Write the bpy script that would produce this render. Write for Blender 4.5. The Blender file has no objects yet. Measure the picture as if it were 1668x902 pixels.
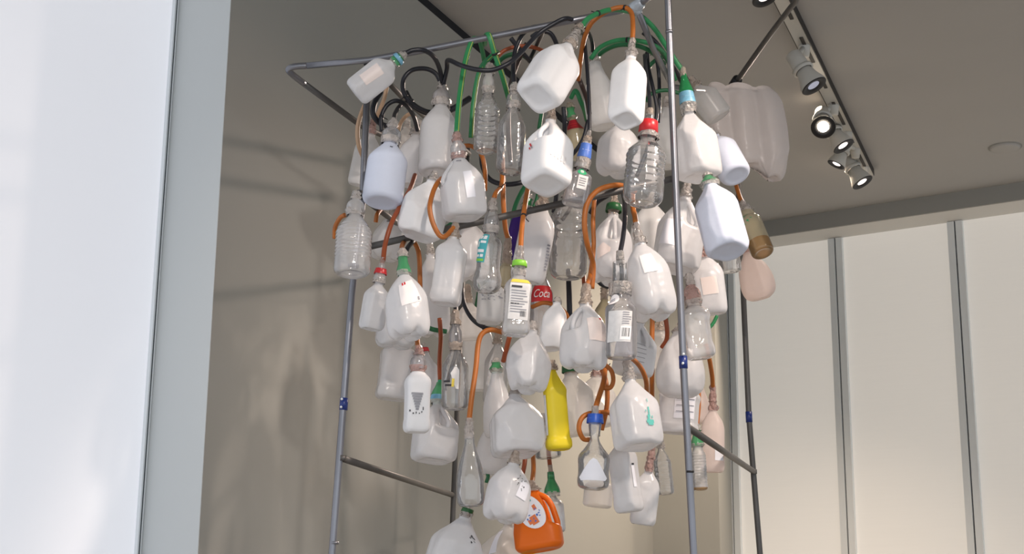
import bpy, bmesh, math, random
from mathutils import Vector, Matrix, noise

SC = bpy.context.scene
COL = SC.collection
R_ = math.radians
PI = math.pi

# ------------------------------------------------------------------ camera
W_PX, H_PX, FPX = 1668, 902, 2300.0
PITCH, ROLL = R_(13.3), 0.0099
CAM = Vector((0, 0, 1.6))
_F = Vector((0, math.cos(PITCH), math.sin(PITCH)))
_U0 = Vector((0, -math.sin(PITCH), math.cos(PITCH)))
_R0 = Vector((1, 0, 0))
CR = _R0 * math.cos(ROLL) + _U0 * math.sin(ROLL)
CU = _U0 * math.cos(ROLL) - _R0 * math.sin(ROLL)

cd = bpy.data.cameras.new('camera')
co = bpy.data.objects.new('camera', cd)
COL.objects.link(co)
cd.sensor_width = 36.0
cd.lens = FPX / W_PX * 36.0
cd.clip_end = 200
m = Matrix((CR, CU, -_F)).transposed().to_4x4()
m.translation = CAM
co.matrix_world = m
SC.camera = co


def ray(px, py):
    return _F + CR * ((px - W_PX / 2) / FPX) - CU * ((py - H_PX / 2) / FPX)


def at(px, py, Y):
    d = ray(px, py)
    return CAM + d * (Y / d.y)


def at_z(px, py, Z):
    d = ray(px, py)
    return CAM + d * ((Z - CAM.z) / d.z)


def at_plane(px, py, p, n):
    d = ray(px, py)
    return CAM + d * ((p - CAM).dot(n) / d.dot(n))


def scale_at(p):
    return (p - CAM).dot(_F) / FPX


# ------------------------------------------------------------------ materials
def new_mat(name):
    mt = bpy.data.materials.new(name)
    mt.use_nodes = True
    nt = mt.node_tree
    nt.nodes.clear()
    out = nt.nodes.new('ShaderNodeOutputMaterial')
    return mt, nt, out


def principled(name, col, rough=.5, metal=0.0, noise_amt=0.0, noise_scale=8.0, spec=.5, bump=0.0, bump_scale=60.0, emis=None, es=0.0, stretch=None):
    mt, nt, out = new_mat(name)
    b = nt.nodes.new('ShaderNodeBsdfPrincipled')
    b.inputs['Base Color'].default_value = (*col, 1)
    b.inputs['Roughness'].default_value = rough
    b.inputs['Metallic'].default_value = metal
    b.inputs['Specular IOR Level'].default_value = spec
    if emis:
        b.inputs['Emission Color'].default_value = (*emis, 1)
        b.inputs['Emission Strength'].default_value = es
    tc = nt.nodes.new('ShaderNodeTexCoord')
    vec = tc.outputs['Object']
    if stretch:
        mp = nt.nodes.new('ShaderNodeMapping')
        mp.inputs['Scale'].default_value = stretch
        nt.links.new(vec, mp.inputs['Vector'])
        vec = mp.outputs['Vector']
    if noise_amt:
        nz = nt.nodes.new('ShaderNodeTexNoise')
        nz.inputs['Scale'].default_value = noise_scale
        nz.inputs['Detail'].default_value = 4
        nt.links.new(vec, nz.inputs['Vector'])
        mx = nt.nodes.new('ShaderNodeMix')
        mx.data_type = 'RGBA'
        mx.inputs['A'].default_value = (*[max(0, c * (1 - noise_amt)) for c in col], 1)
        mx.inputs['B'].default_value = (*[min(1, c * (1 + noise_amt)) for c in col], 1)
        nt.links.new(nz.outputs['Fac'], mx.inputs['Factor'])
        nt.links.new(mx.outputs['Result'], b.inputs['Base Color'])
    if bump:
        n2 = nt.nodes.new('ShaderNodeTexNoise')
        n2.inputs['Scale'].default_value = bump_scale
        n2.inputs['Detail'].default_value = 3
        nt.links.new(vec, n2.inputs['Vector'])
        bp = nt.nodes.new('ShaderNodeBump')
        bp.inputs['Strength'].default_value = bump
        bp.inputs['Distance'].default_value = .01
        nt.links.new(n2.outputs['Fac'], bp.inputs['Height'])
        nt.links.new(bp.outputs['Normal'], b.inputs['Normal'])
    nt.links.new(b.outputs['BSDF'], out.inputs['Surface'])
    return mt


def plastic(name, col, trans=.35, clear=.1, rim=.25, gloss=.35, rough=.25, bump=.12, bscale=14., dirt=0.06):
    """Blow-moulded plastic wall: diffuse + light passing through + see-through share + gloss by Fresnel."""
    mt, nt, out = new_mat(name)
    N, L = nt.nodes, nt.links
    tc = N.new('ShaderNodeTexCoord')
    nz = N.new('ShaderNodeTexNoise'); nz.inputs['Scale'].default_value = bscale; nz.inputs['Detail'].default_value = 3
    L.new(tc.outputs['Object'], nz.inputs['Vector'])
    bp = N.new('ShaderNodeBump'); bp.inputs['Strength'].default_value = bump; bp.inputs['Distance'].default_value = .02
    L.new(nz.outputs['Fac'], bp.inputs['Height'])
    n2 = N.new('ShaderNodeTexNoise'); n2.inputs['Scale'].default_value = 22; n2.inputs['Detail'].default_value = 6
    L.new(tc.outputs['Object'], n2.inputs['Vector'])
    mx = N.new('ShaderNodeMix'); mx.data_type = 'RGBA'
    mx.inputs['A'].default_value = (*[c * (1 - dirt) for c in col], 1)
    mx.inputs['B'].default_value = (*[min(1, c * (1 + dirt * .5)) for c in col], 1)
    L.new(n2.outputs['Fac'], mx.inputs['Factor'])
    df = N.new('ShaderNodeBsdfDiffuse'); tl = N.new('ShaderNodeBsdfTranslucent')
    L.new(mx.outputs['Result'], df.inputs['Color']); L.new(mx.outputs['Result'], tl.inputs['Color'])
    L.new(bp.outputs['Normal'], df.inputs['Normal'])
    m1 = N.new('ShaderNodeMixShader'); m1.inputs['Fac'].default_value = trans
    L.new(df.outputs[0], m1.inputs[1]); L.new(tl.outputs[0], m1.inputs[2])
    tr = N.new('ShaderNodeBsdfTransparent')
    tint = [min(1, .55 + .45 * c / max(col)) for c in col]
    tr.inputs['Color'].default_value = (*tint, 1)
    lw = N.new('ShaderNodeLayerWeight'); lw.inputs['Blend'].default_value = .35
    L.new(bp.outputs['Normal'], lw.inputs['Normal'])
    mr = N.new('ShaderNodeMapRange')
    mr.inputs['To Min'].default_value = clear
    mr.inputs['To Max'].default_value = max(0, clear - rim)
    L.new(lw.outputs['Facing'], mr.inputs['Value'])
    m2 = N.new('ShaderNodeMixShader')
    L.new(mr.outputs['Result'], m2.inputs['Fac'])
    L.new(m1.outputs[0], m2.inputs[1]); L.new(tr.outputs[0], m2.inputs[2])
    gl = N.new('ShaderNodeBsdfGlossy'); gl.inputs['Roughness'].default_value = rough
    L.new(bp.outputs['Normal'], gl.inputs['Normal'])
    fr = N.new('ShaderNodeFresnel'); fr.inputs['IOR'].default_value = 1.5
    L.new(bp.outputs['Normal'], fr.inputs['Normal'])
    mu = N.new('ShaderNodeMath'); mu.operation = 'MULTIPLY'; mu.inputs[1].default_value = gloss * 2
    mu.use_clamp = True
    L.new(fr.outputs[0], mu.inputs[0])
    m3 = N.new('ShaderNodeMixShader')
    L.new(mu.outputs[0], m3.inputs['Fac'])
    L.new(m2.outputs[0], m3.inputs[1]); L.new(gl.outputs[0], m3.inputs[2])
    L.new(m3.outputs[0], out.inputs['Surface'])
    return mt


M = {}
M['hdpe'] = plastic('frosted_plastic', (.93, .93, .945), trans=.42, clear=.13, rim=.13, gloss=.42, rough=.26, bump=.55, bscale=9)
M['hdpe_thin'] = plastic('thin_frosted_plastic', (.90, .90, .90), trans=.42, clear=.30, rim=.2, gloss=.3, rough=.28, bump=.3, bscale=12)
M['haze'] = plastic('hazy_plastic', (.90, .88, .86), trans=.45, clear=.52, rim=.35, gloss=.3, rough=.25)
M['white'] = plastic('opaque_white_plastic', (.89, .89, .90), trans=.10, clear=0, rim=0, gloss=.25, rough=.4)
M['blue_white'] = plastic('bluish_white_plastic', (.75, .80, .93), trans=.10, clear=0, rim=0, gloss=.22, rough=.42)
M['slab'] = plastic('pale_lumpy_plastic', (.84, .79, .77), trans=.45, clear=.16, rim=.1, gloss=.35, rough=.25, bump=.5, bscale=16)
M['pink'] = plastic('pinkish_plastic', (.88, .78, .74), trans=.45, clear=.30, rim=.15, gloss=.2, rough=.35)
M['clear'] = plastic('clear_plastic', (.92, .92, .92), trans=.4, clear=.88, rim=.5, gloss=1.0, rough=.06, bump=.25, bscale=18)
M['clear_smoke'] = plastic('smoky_clear_plastic', (.74, .73, .75), trans=.5, clear=.70, rim=.4, gloss=.8, rough=.08, bump=.12)
M['clear_milky'] = plastic('milky_clear_plastic', (.94, .93, .93), trans=.4, clear=.62, rim=.4, gloss=.9, rough=.10, bump=.3, bscale=20)
M['green_clear'] = plastic('green_clear_plastic', (.03, .36, .12), trans=.5, clear=.28, rim=.2, gloss=.8, rough=.07)
M['green_pale'] = plastic('pale_green_plastic', (.13, .55, .25), trans=.5, clear=.35, rim=.2, gloss=.6, rough=.12)
M['amber'] = plastic('amber_glass', (.50, .30, .12), trans=.5, clear=.40, rim=.2, gloss=.8, rough=.07)
M['olive_clear'] = plastic('olive_tinted_plastic', (.68, .62, .45), trans=.5, clear=.35, rim=.2, gloss=.7, rough=.1)
M['yellow'] = plastic('yellow_plastic', (.86, .68, .03), trans=.15, clear=0, rim=0, gloss=.3, rough=.35, dirt=.03)
M['orange_p'] = plastic('orange_plastic', (.86, .17, .012), trans=.12, clear=0, rim=0, gloss=.3, rough=.35, dirt=.04)
M['purple'] = plastic('purple_plastic', (.055, .02, .22), trans=.15, clear=0, rim=0, gloss=.3, rough=.35)
M['tape'] = plastic('crumpled_clear_tape', (.88, .80, .75), trans=.45, clear=.36, rim=.3, gloss=.9, rough=.14, bump=1.0, bscale=70, dirt=.35)
M['tape_tan'] = plastic('tan_tape', (.72, .60, .50), trans=.4, clear=.25, rim=.2, gloss=.7, rough=.18, bump=1.0, bscale=70, dirt=.35)
M['tape_red'] = plastic('reddish_tape', (.72, .47, .42), trans=.4, clear=.32, rim=.2, gloss=.7, rough=.18, bump=1.0, bscale=70, dirt=.4)
M['orange_h'] = principled('orange_rubber', (.40, .118, .014), .42, noise_amt=.25, noise_scale=25)
M['brown_h'] = principled('reddish_orange_rubber', (.31, .065, .016), .42, noise_amt=.25, noise_scale=25)
M['peach_h'] = principled('peach_rubber', (.58, .38, .24), .5, noise_amt=.15, noise_scale=25)
M['black_h'] = principled('black_rubber', (.010, .011, .017), .38, spec=.5)
M['dark_h'] = principled('dark_brown_rubber', (.035, .018, .014), .4)
M['green_h'] = principled('green_rubber', (.022, .22, .075), .42, noise_amt=.2, noise_scale=20)
M['dgreen_h'] = principled('dark_green_rubber', (.012, .13, .045), .42, noise_amt=.25, noise_scale=20)
M['line'] = principled('yellow_stripe', (.42, .45, .10), .5)
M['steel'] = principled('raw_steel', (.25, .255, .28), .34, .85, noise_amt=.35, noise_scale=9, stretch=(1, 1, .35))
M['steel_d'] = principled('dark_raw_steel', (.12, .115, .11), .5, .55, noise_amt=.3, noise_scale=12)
M['weld'] = principled('weld_black', (.02, .02, .022), .5, .3)
M['blue_tape'] = principled('blue_tape', (.015, .035, .19), .35)
M['grey_tape'] = principled('grey_tape', (.40, .45, .50), .4, .2, bump=.6, bump_scale=50)
M['sticker'] = principled('white_sticker', (.90, .85, .84), .55)
M['sticker_w'] = principled('cool_white_sticker', (.86, .86, .91), .5)
M['sticker_g'] = principled('grey_paper', (.70, .69, .68), .6, noise_amt=.2, noise_scale=60)
M['sticker_pk'] = principled('pale_pink_sticker', (.87, .76, .71), .6)
M['red'] = principled('red_label', (.56, .022, .028), .35)
M['dred'] = principled('dark_red_label', (.36, .012, .022), .4)
M['blue'] = principled('blue_label', (.07, .17, .55), .4)
M['dblue'] = principled('deep_blue_label', (.01, .075, .42), .35)
M['lblue'] = principled('light_blue_label', (.17, .40, .55), .4, noise_amt=.5, noise_scale=70)
M['teal'] = principled('teal_label', (.06, .40, .44), .4)
M['green'] = principled('green_label', (.03, .36, .16), .4)
M['lime'] = principled('lime_band', (.25, .62, .05), .4)
M['dgreen'] = principled('dark_green_band', (.016, .11, .03), .4, noise_amt=.6, noise_scale=50)
M['ink'] = principled('black_ink', (.025, .025, .03), .5)
M['grey_ink'] = principled('grey_ink', (.28, .28, .31), .5)
M['white_ink'] = principled('white_ink', (.85, .85, .85), .5)
M['yel_ink'] = principled('yellow_print', (.80, .62, .08), .5)
M['org_ink'] = principled('orange_print', (.75, .20, .07), .5)
M['teal_ink'] = principled('teal_stain', (.10, .48, .42), .5)
M['wall'] = principled('painted_wall', (.355, .352, .325), .85, noise_amt=.03, noise_scale=2, spec=.2)
M['jamb'] = principled('window_lit_jamb', (.66, .69, .69), .8, spec=.2)  # paler than the wall: window light on the return is put into its colour
M['ceil'] = principled('painted_ceiling', (.46, .455, .445), .9, noise_amt=.02, noise_scale=3, spec=.1)
M['fascia'] = principled('grey_fascia', (.34, .34, .32), .8, spec=.2)
M['soffit'] = principled('pale_soffit', (.74, .73, .70), .8, spec=.2)
M['floor'] = principled('pale_concrete_floor', (.56, .50, .43), .5, noise_amt=.15, noise_scale=3)
M['gap'] = principled('dark_shadow_gap', (.006, .008, .014), .6)
M['alu'] = principled('satin_aluminium', (.84, .88, .90), .4, .0)
M['alu_d'] = principled('dark_aluminium', (.06, .07, .08), .4, .6)
M['lamp_w'] = principled('white_lamp_enamel', (.60, .59, .55), .45)
M['lamp_k'] = principled('black_lamp_rim', (.006, .006, .009), .5)
M['slot'] = principled('dark_slot', (.05, .045, .04), .6)


def shade_mat(name, col, e, es):
    mt, nt, out = new_mat(name)
    N, L = nt.nodes, nt.links
    b = N.new('ShaderNodeBsdfPrincipled')
    b.inputs['Roughness'].default_value = .8
    b.inputs['Specular IOR Level'].default_value = .15
    tc = N.new('ShaderNodeTexCoord')
    wv = N.new('ShaderNodeTexNoise'); wv.inputs['Scale'].default_value = 3; wv.inputs['Detail'].default_value = 6
    mp = N.new('ShaderNodeMapping'); mp.inputs['Scale'].default_value = (1, 1, 40)
    L.new(tc.outputs['Object'], mp.inputs['Vector']); L.new(mp.outputs['Vector'], wv.inputs['Vector'])
    mx = N.new('ShaderNodeMix'); mx.data_type = 'RGBA'
    mx.inputs['A'].default_value = (*[c * .975 for c in col], 1); mx.inputs['B'].default_value = (*[min(1, c * 1.02) for c in col], 1)
    L.new(wv.outputs['Fac'], mx.inputs['Factor'])
    L.new(mx.outputs['Result'], b.inputs['Base Color'])
    b.inputs['Emission Color'].default_value = (*e, 1)
    b.inputs['Emission Strength'].default_value = es
    L.new(b.outputs[0], out.inputs['Surface'])
    return mt


M['shade_l'] = shade_mat('daylit_scrim', (.75, .75, .76), (.88, .91, 1.0), .38)
M['shade_r'] = shade_mat('daylit_roller_shade', (.70, .67, .62), (1.0, .95, .88), .24)


def emit(name, col, s):
    mt, nt, out = new_mat(name)
    e = nt.nodes.new('ShaderNodeEmission')
    e.inputs['Color'].default_value = (*col, 1)
    e.inputs['Strength'].default_value = s
    nt.links.new(e.outputs[0], out.inputs['Surface'])
    return mt


M['bulb_hot'] = emit('glowing_bulb', (1, .86, .68), 30)
M['bulb'] = emit('lit_bulb', (1, .88, .82), 1.6)
M['bulb_dim'] = emit('dim_bulb', (.85, .85, 1.0), .35)


# ------------------------------------------------------------------ object helpers
def link(name, me, mat, parent=None, smooth=True, mats=None):
    o = bpy.data.objects.new(name, me)
    COL.objects.link(o)
    for mm in (mats or [mat]):
        me.materials.append(M[mm] if isinstance(mm, str) else mm)
    if smooth and me.polygons:
        me.polygons.foreach_set('use_smooth', [True] * len(me.polygons))
    if parent:
        o.parent = parent
    return o


def from_py(name, verts, faces, mat, parent=None, smooth=True, mats=None):
    me = bpy.data.meshes.new(name)
    me.from_pydata([tuple(v) for v in verts], [], faces)
    me.update()
    return link(name, me, mat, parent, smooth, mats)


def tag(o, label=None, cat=None, group=None, kind=None):
    if label: o['label'] = label
    if cat: o['category'] = cat
    if group: o['group'] = group
    if kind: o['kind'] = kind
    return o


def empty(name, mat4=None):
    o = bpy.data.objects.new(name, None)
    o.empty_display_size = .03
    COL.objects.link(o)
    if mat4 is not None:
        o.matrix_world = mat4
    return o


def catmull(pts, n=8):
    if len(pts) < 3:
        return [pts[0].lerp(pts[-1], i / n) for i in range(n + 1)]
    out = []
    P = [pts[0] * 2 - pts[1]] + pts + [pts[-1] * 2 - pts[-2]]
    for i in range(1, len(P) - 2):
        p0, p1, p2, p3 = P[i - 1], P[i], P[i + 1], P[i + 2]
        for k in range(n):
            t = k / n
            out.append(.5 * ((2 * p1) + (p2 - p0) * t + (2 * p0 - 5 * p1 + 4 * p2 - p3) * t * t + (3 * p1 - p0 - 3 * p2 + p3) * t ** 3))
    out.append(pts[-1].copy())
    return out


def tube_data(path, rad, seg=12, flat=1.0, cap=True):
    """rad: number or list. Returns verts, faces."""
    n = len(path)
    rads = rad if isinstance(rad, (list, tuple)) else [rad] * n
    verts, faces = [], []
    t0 = (path[1] - path[0]).normalized()
    up = Vector((0, 1, 0)) if abs(t0.y) < .9 else Vector((1, 0, 0))
    nrm = (up - t0 * up.dot(t0)).normalized()
    for i, p in enumerate(path):
        a = path[max(0, i - 1)]; b = path[min(n - 1, i + 1)]
        t = (b - a)
        t = t.normalized() if t.length > 1e-9 else t0
        nrm = (nrm - t * nrm.dot(t))
        nrm = nrm.normalized() if nrm.length > 1e-6 else t.orthogonal().normalized()
        bn = t.cross(nrm)
        for k in range(seg):
            a_ = 2 * PI * k / seg
            verts.append(p + (nrm * math.cos(a_) * flat + bn * math.sin(a_)) * rads[i])
    for i in range(n - 1):
        for k in range(seg):
            k2 = (k + 1) % seg
            faces.append((i * seg + k, i * seg + k2, (i + 1) * seg + k2, (i + 1) * seg + k))
    if cap:
        faces.append(tuple(range(seg - 1, -1, -1)))
        faces.append(tuple((n - 1) * seg + k for k in range(seg)))
    return verts, faces


def tube(name, path, rad, mat, parent=None, seg=12, flat=1.0):
    v, f = tube_data(path, rad, seg, flat)
    return from_py(name, v, f, mat, parent)


def lathe(name, prof, mat, parent=None, seg=32, wob=0.0, seed=0, closed=(False, False), axis_off=None):
    """prof: list of (z, r) along local z, in parent's frame."""
    verts, faces = [], []
    for (z, r) in prof:
        for k in range(seg):
            a = 2 * PI * k / seg
            rr = r
            if wob:
                rr *= 1 + wob * noise.noise(Vector((math.cos(a) * 1.6 + seed * 3.1, math.sin(a) * 1.6, z * 60)))
            verts.append((rr * math.sin(a), -rr * math.cos(a), z))
    n = len(prof)
    for i in range(n - 1):
        for k in range(seg):
            k2 = (k + 1) % seg
            faces.append((i * seg + k, (i + 1) * seg + k, (i + 1) * seg + k2, i * seg + k2))
    if closed[0]:
        faces.append(tuple(range(seg)))
    if closed[1]:
        faces.append(tuple((n - 1) * seg + k for k in range(seg - 1, -1, -1)))
    return from_py(name, verts, faces, mat, parent)


def box(name, c, size, mat, parent=None, rot=None, bevel=.0):
    bm = bmesh.new()
    bmesh.ops.create_cube(bm, size=1)
    bmesh.ops.scale(bm, vec=size, verts=bm.verts)
    if bevel:
        bmesh.ops.bevel(bm, geom=bm.edges[:], offset=bevel, segments=2, affect='EDGES', profile=.5)
    if rot is not None:
        bmesh.ops.rotate(bm, cent=(0, 0, 0), matrix=rot, verts=bm.verts)
    bmesh.ops.translate(bm, vec=c, verts=bm.verts)
    me = bpy.data.meshes.new(name)
    bm.to_mesh(me); bm.free()
    return link(name, me, mat, parent, smooth=False)


def prism(name, poly, z0, z1, mat, kind=None):
    n = len(poly)
    v = [(p[0], p[1], z0) for p in poly] + [(p[0], p[1], z1) for p in poly]
    f = [tuple(range(n - 1, -1, -1)), tuple(range(n, 2 * n))]
    for i in range(n):
        j = (i + 1) % n
        f.append((i, j, n + j, n + i))
    o = from_py(name, v, f, mat, smooth=False)
    if kind: o['kind'] = kind
    return o


# ------------------------------------------------------------------ the room
ZC = 4.2
c1, c2 = at_z(709, 0, ZC), at_z(787, 68, ZC)
dW = (c2 - c1); dW.z = 0; dW.normalize()              # wall_left runs this way, away from the camera
nW = Vector((dW.y, -dW.x, 0))                         # into the room
E = at_plane(350, 451, c1, nW); E.z = 0               # near end of the wall at the window opening
C = at_plane(1063, 860, c1, nW); C.z = 0              # far corner
w3, w4 = at_z(1246, 360, ZC), at_z(1668, 295.5, ZC)
dR = (w4 - w3); dR.z = 0; dR.normalize()
nR = Vector((dR.y, -dR.x, 0))
if nR.y > 0: nR = -nR                                 # towards the camera
pB = at_plane(1258, 384, w3, nR)
ZB = pB.z
g1, g2 = at_z(1252, 404, ZB), at_z(1668, 345, ZB)     # head of the glazing
dG = (g2 - g1); dG.z = 0; dG.normalize()
nG = Vector((dG.y, -dG.x, 0))
if nG.y > 0: nG = -nG


def xy(p): return (p.x, p.y)


T = .25
# wall_left: from E to C
prism('wall_left', [xy(E), xy(E - nW * .9), xy(C - nW * .9 + dW * .0), xy(C)][::-1], 0, ZC - .07, 'wall', 'structure')
tg = prism('trim_1', [xy(E - nW * .03), xy(E - nW * .25), xy(C - nW * .25), xy(C - nW * .03)][::-1], ZC - .07, ZC, 'gap', 'structure')
# jamb face of the window opening + scrim
jd = at_plane(258, 451, E, dW)                        # where the jamb meets the scrim
depth = (E - jd).dot(nW)
J0 = E - dW * .004
jm = prism('trim_2', [xy(J0), xy(J0 - nW * depth), xy(J0 - nW * depth + dW * .003), xy(J0 + dW * .003)], 0, ZC - .005, 'jamb', 'structure')
S0 = E - nW * depth - dW * .006
S1 = S0 - dW * 5.0
win = prism('window_1', [xy(S0 - dW * .02), xy(S1), xy(S1 - nW * .02), xy(S0 - nW * .02 - dW * .02)], 0, ZC - .01, 'shade_l', 'structure')
fr = prism('window_frame', [xy(S0 + nW * .012), xy(S0 + nW * .012 - dW * .02), xy(S0 - nW * .03 - dW * .02), xy(S0 - nW * .03)], 0, ZC - .01, 'alu', None)
fr.parent = win
fr2 = prism('window_frame', [xy(S0 + nW * .0125 - dW * .008), xy(S0 + nW * .0125 - dW * .013), xy(S0 + nW * .002 - dW * .013), xy(S0 + nW * .002 - dW * .008)], 0, ZC - .01, 'alu_d', None)
fr2.parent = win
# wall_back: short piece beyond the far corner, then a return to the glazing
K1 = at_plane(1172, 860, C, nR); K1.z = 0
gp = g1.copy(); gp.z = 0
K2 = at_plane(1193, 860, gp, nG); K2.z = 0
prism('wall_back', [xy(C), xy(K1), xy(K2), xy(K2 - nG * .4), xy(C + dW * 2.2 - nW * .3)], 0, ZC, 'wall', 'structure')
# ceiling with fascia and soffit along the glazing
far0 = w3 - dR * 6.0; far1 = w4 + dR * 14.0
prism('ceiling', [(-9, -2.5), (22, -2.5), xy(far1), xy(far0), (-9, far0.y)], ZC, ZC + .2, 'ceil', 'structure')
prism('trim_3', [xy(w3 - dR * 4.0), xy(far1), xy(far1 - nR * .02), xy(w3 - dR * 4.0 - nR * .02)], ZB, ZC + .1, 'fascia', 'structure')
G0 = g1 - dG * 4.2; G9 = g2 + dG * 14
prism('trim_4', [xy(w3 - dR * 4.0 - nR * .02), xy(far1 - nR * .02), xy(G9 - nG * .3), xy(G0 - nG * .3)], ZB, ZB + .1, 'soffit', 'structure')
prism('floor', [(-9, -7), (22, -7), (22, 14), (-9, 14)], -.1, 0, 'floor', 'structure')
# glazing: roller shades between aluminium mullions
mp = [at_plane(a, b, gp, nG) for a, b in ((1198, 860), (1383, 860), (1589, 860))]
ts = [(p - gp).dot(dG) for p in mp]
step = ts[2] - ts[1]
ts = [ts[0], ts[1], ts[2]] + [ts[2] + step * k for k in range(1, 8)]


def gpt(t, d=0): return xy(gp + dG * t + nG * d)


for i in range(len(ts) - 1):
    a, b = ts[i], ts[i + 1]
    w = prism('window_%d' % (i + 2), [gpt(a), gpt(b), gpt(b, -.03), gpt(a, -.03)], 0, ZB, 'shade_r', 'structure')
    for nm, t, d0, d1, hw, mt in (('window_frame', a - .027, -.02, .03, .022, 'alu'), ('window_frame', a + .027, -.02, .03, .022, 'alu'), ('window_frame', a, -.02, .012, .0048, 'alu_d')):
        q = prism(nm, [gpt(t - hw, d0), gpt(t + hw, d0), gpt(t + hw, d1), gpt(t - hw, d1)], 0, ZB - .003, mt, None)
        q.parent = w

# ------------------------------------------------------------------ ceiling track and spotlights
tA, tB = at_z(1282 - 62, -120, ZC), at_z(1414, 276, ZC)
dT = (tB - tA).normalized()
trk = empty('lighting_track', Matrix.Translation(tB))
tag(trk, 'long white slotted lighting track fixed to the grey ceiling', 'lighting track')
rotT = dT.to_track_quat('Y', 'Z').to_matrix()
Lt = (tB - tA).length
mid = Vector((0, -Lt / 2, 0))
iT = rotT
def tbox(name, c, size, mat):
    o = box(name, Vector((0, 0, 0)), size, mat, trk, bevel=0)
    o.matrix_local = rotT.to_4x4() @ Matrix.Translation(Vector(c))
    return o
tbox('rail', (0, -Lt / 2, -.022), (.064, Lt, .034), 'lamp_w')
tbox('side_edge', (.033, -Lt / 2, -.022), (.004, Lt, .040), 'lamp_k')
tbox('side_edge', (-.033, -Lt / 2 - .4, -.022), (.003, Lt - .8, .038), 'slot')
k = 0
y = -.12
while y > -Lt + .2:
    ln = (.32, .1, .36, .14)[k % 4]
    tbox('slot', (.006, y - ln / 2, -.041), (.016, ln, .006), 'slot')
    y -= ln + .22
    k += 1


def spot(label, px, py, mount, size_px, nimg, tow, bulb, bell=True):
    """px,py: centre of the black face in the photo; mount: pixel on the track."""
    mp_ = at_z(mount[0], mount[1], ZC)
    mp_ = tA + dT * (mp_ - tA).dot(dT)
    Y = mp_.y
    f = at(px, py, Y - .13)
    s = scale_at(f)
    r = size_px * s / 2
    u = Vector((nimg[0], nimg[1])).normalized() * math.sqrt(max(0, 1 - tow * tow))
    n = CR * u.x - CU * u.y - _F * tow
    q = n.to_track_quat('-Z', 'Y').to_matrix().to_4x4()
    root = empty('track_spotlight', Matrix.Translation(f) @ q)
    tag(root, label, 'spotlight', 'spotlights on the ceiling track')
    # face at z=0, body towards +z
    lathe('shade', [(0, r), (.01, r * 1.0), (r * .9, r * .74), (r * 1.5, r * .60), (r * 1.55, r * .5), (r * 1.55, 0.001)] if bell else
          [(0, r), (r * .8, r * .7), (r * 1.4, r * .5), (r * 1.45, .001)], 'lamp_w', root)
    lathe('face_ring', [(-.001, r * 1.0), (-.004, r * .96), (.004, r * .5), (.012, r * .44)], 'lamp_k', root)
    lathe('bulb', [(.004, r * .46), (.0, r * .3), (-.002, .001)], bulb, root)
    lathe('collar', [(r * 1.5, r * .66), (r * 1.52, r * .80), (r * 1.78, r * .80), (r * 1.80, r * .66), (r * 1.6, r * .5)], 'lamp_w', root)
    lathe('lamp_housing', [(r * 1.78, r * .62), (r * 2.0, r * .66), (r * 3.1, r * .60), (r * 3.2, r * .5), (r * 3.2, .001)], 'lamp_w', root)
    # yoke and stem up to the track
    inv = root.matrix_world.inverted()
    a = inv @ (mp_ - Vector((0, 0, .04)))
    b = Vector((0, 0, r * 2.6))
    tube('stem', [b, b.lerp(a, .5), a], .013, 'lamp_w', root, 10)
    bx = lathe('track_adapter', [(0.03, .03), (.0, .03), (-.05, .022), (-.052, .001)], 'lamp_w', root, 16)
    bx.matrix_local = inv @ Matrix.Translation(mp_ - Vector((0, 0, .04)))
    return root


spot('white ceiling spotlight cut off by the top of the photo, above the bent pipe', 1246, -3, (1262, -46), 44, (.3, .95), .45, 'bulb')
spot('unlit white spotlight with a wide black face, highest whole one on the track', 1326, 140, (1312, 62), 44, (.46, .89), .42, 'bulb_dim')
spot('glaring spotlight that shines straight at the viewer', 1341, 207, (1358, 160), 40, (-.3, .9), .86, 'bulb_hot')
spot('white spotlight directly below the glaring lamp, black face', 1374, 238, (1382, 205), 37, (.46, .89), .42, 'bulb')
spot('pale cone spotlight turned away so only a bright slit shows', 1362, 268, (1394, 232), 30, (-.45, .85), .12, 'bulb')
spot('lowest white spotlight at the lower end of the ceiling track', 1405, 297, (1408, 262), 36, (.46, .89), .42, 'bulb')

# small round ceiling cap
cp = at_z(1637, 239, ZC)
sd = empty('ceiling_sensor', Matrix.Translation(cp))
tag(sd, 'small round white disc fixed flat on the ceiling at right', 'smoke detector')
lathe('sensor_cover', [(0, .085), (-.012, .083), (-.016, .07), (-.017, .001)], 'ceil', sd)
lathe('rim', [(0, .092), (-.006, .092), (-.006, .086)], 'fascia', sd)

# ------------------------------------------------------------------ the pipe frame
frame = empty('pipe_frame', Matrix.Translation((0, 4.7, 0)))
tag(frame, 'tall welded steel pipe frame that carries all the bottles', 'frame')


def inv_pts(pts):
    off = Vector((0, 4.7, 0))
    return [p - off for p in pts]


def pipe(name, pts, r, mat, smooth_n=0):
    path = catmull(pts, smooth_n) if smooth_n else pts
    return tube(name, inv_pts(path), r, mat, frame, 16)


def to_floor(a, b):
    """continue the line a->b down to the floor."""
    d = b - a
    return b + d * ((0.0 - b.z) / d.z)


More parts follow.
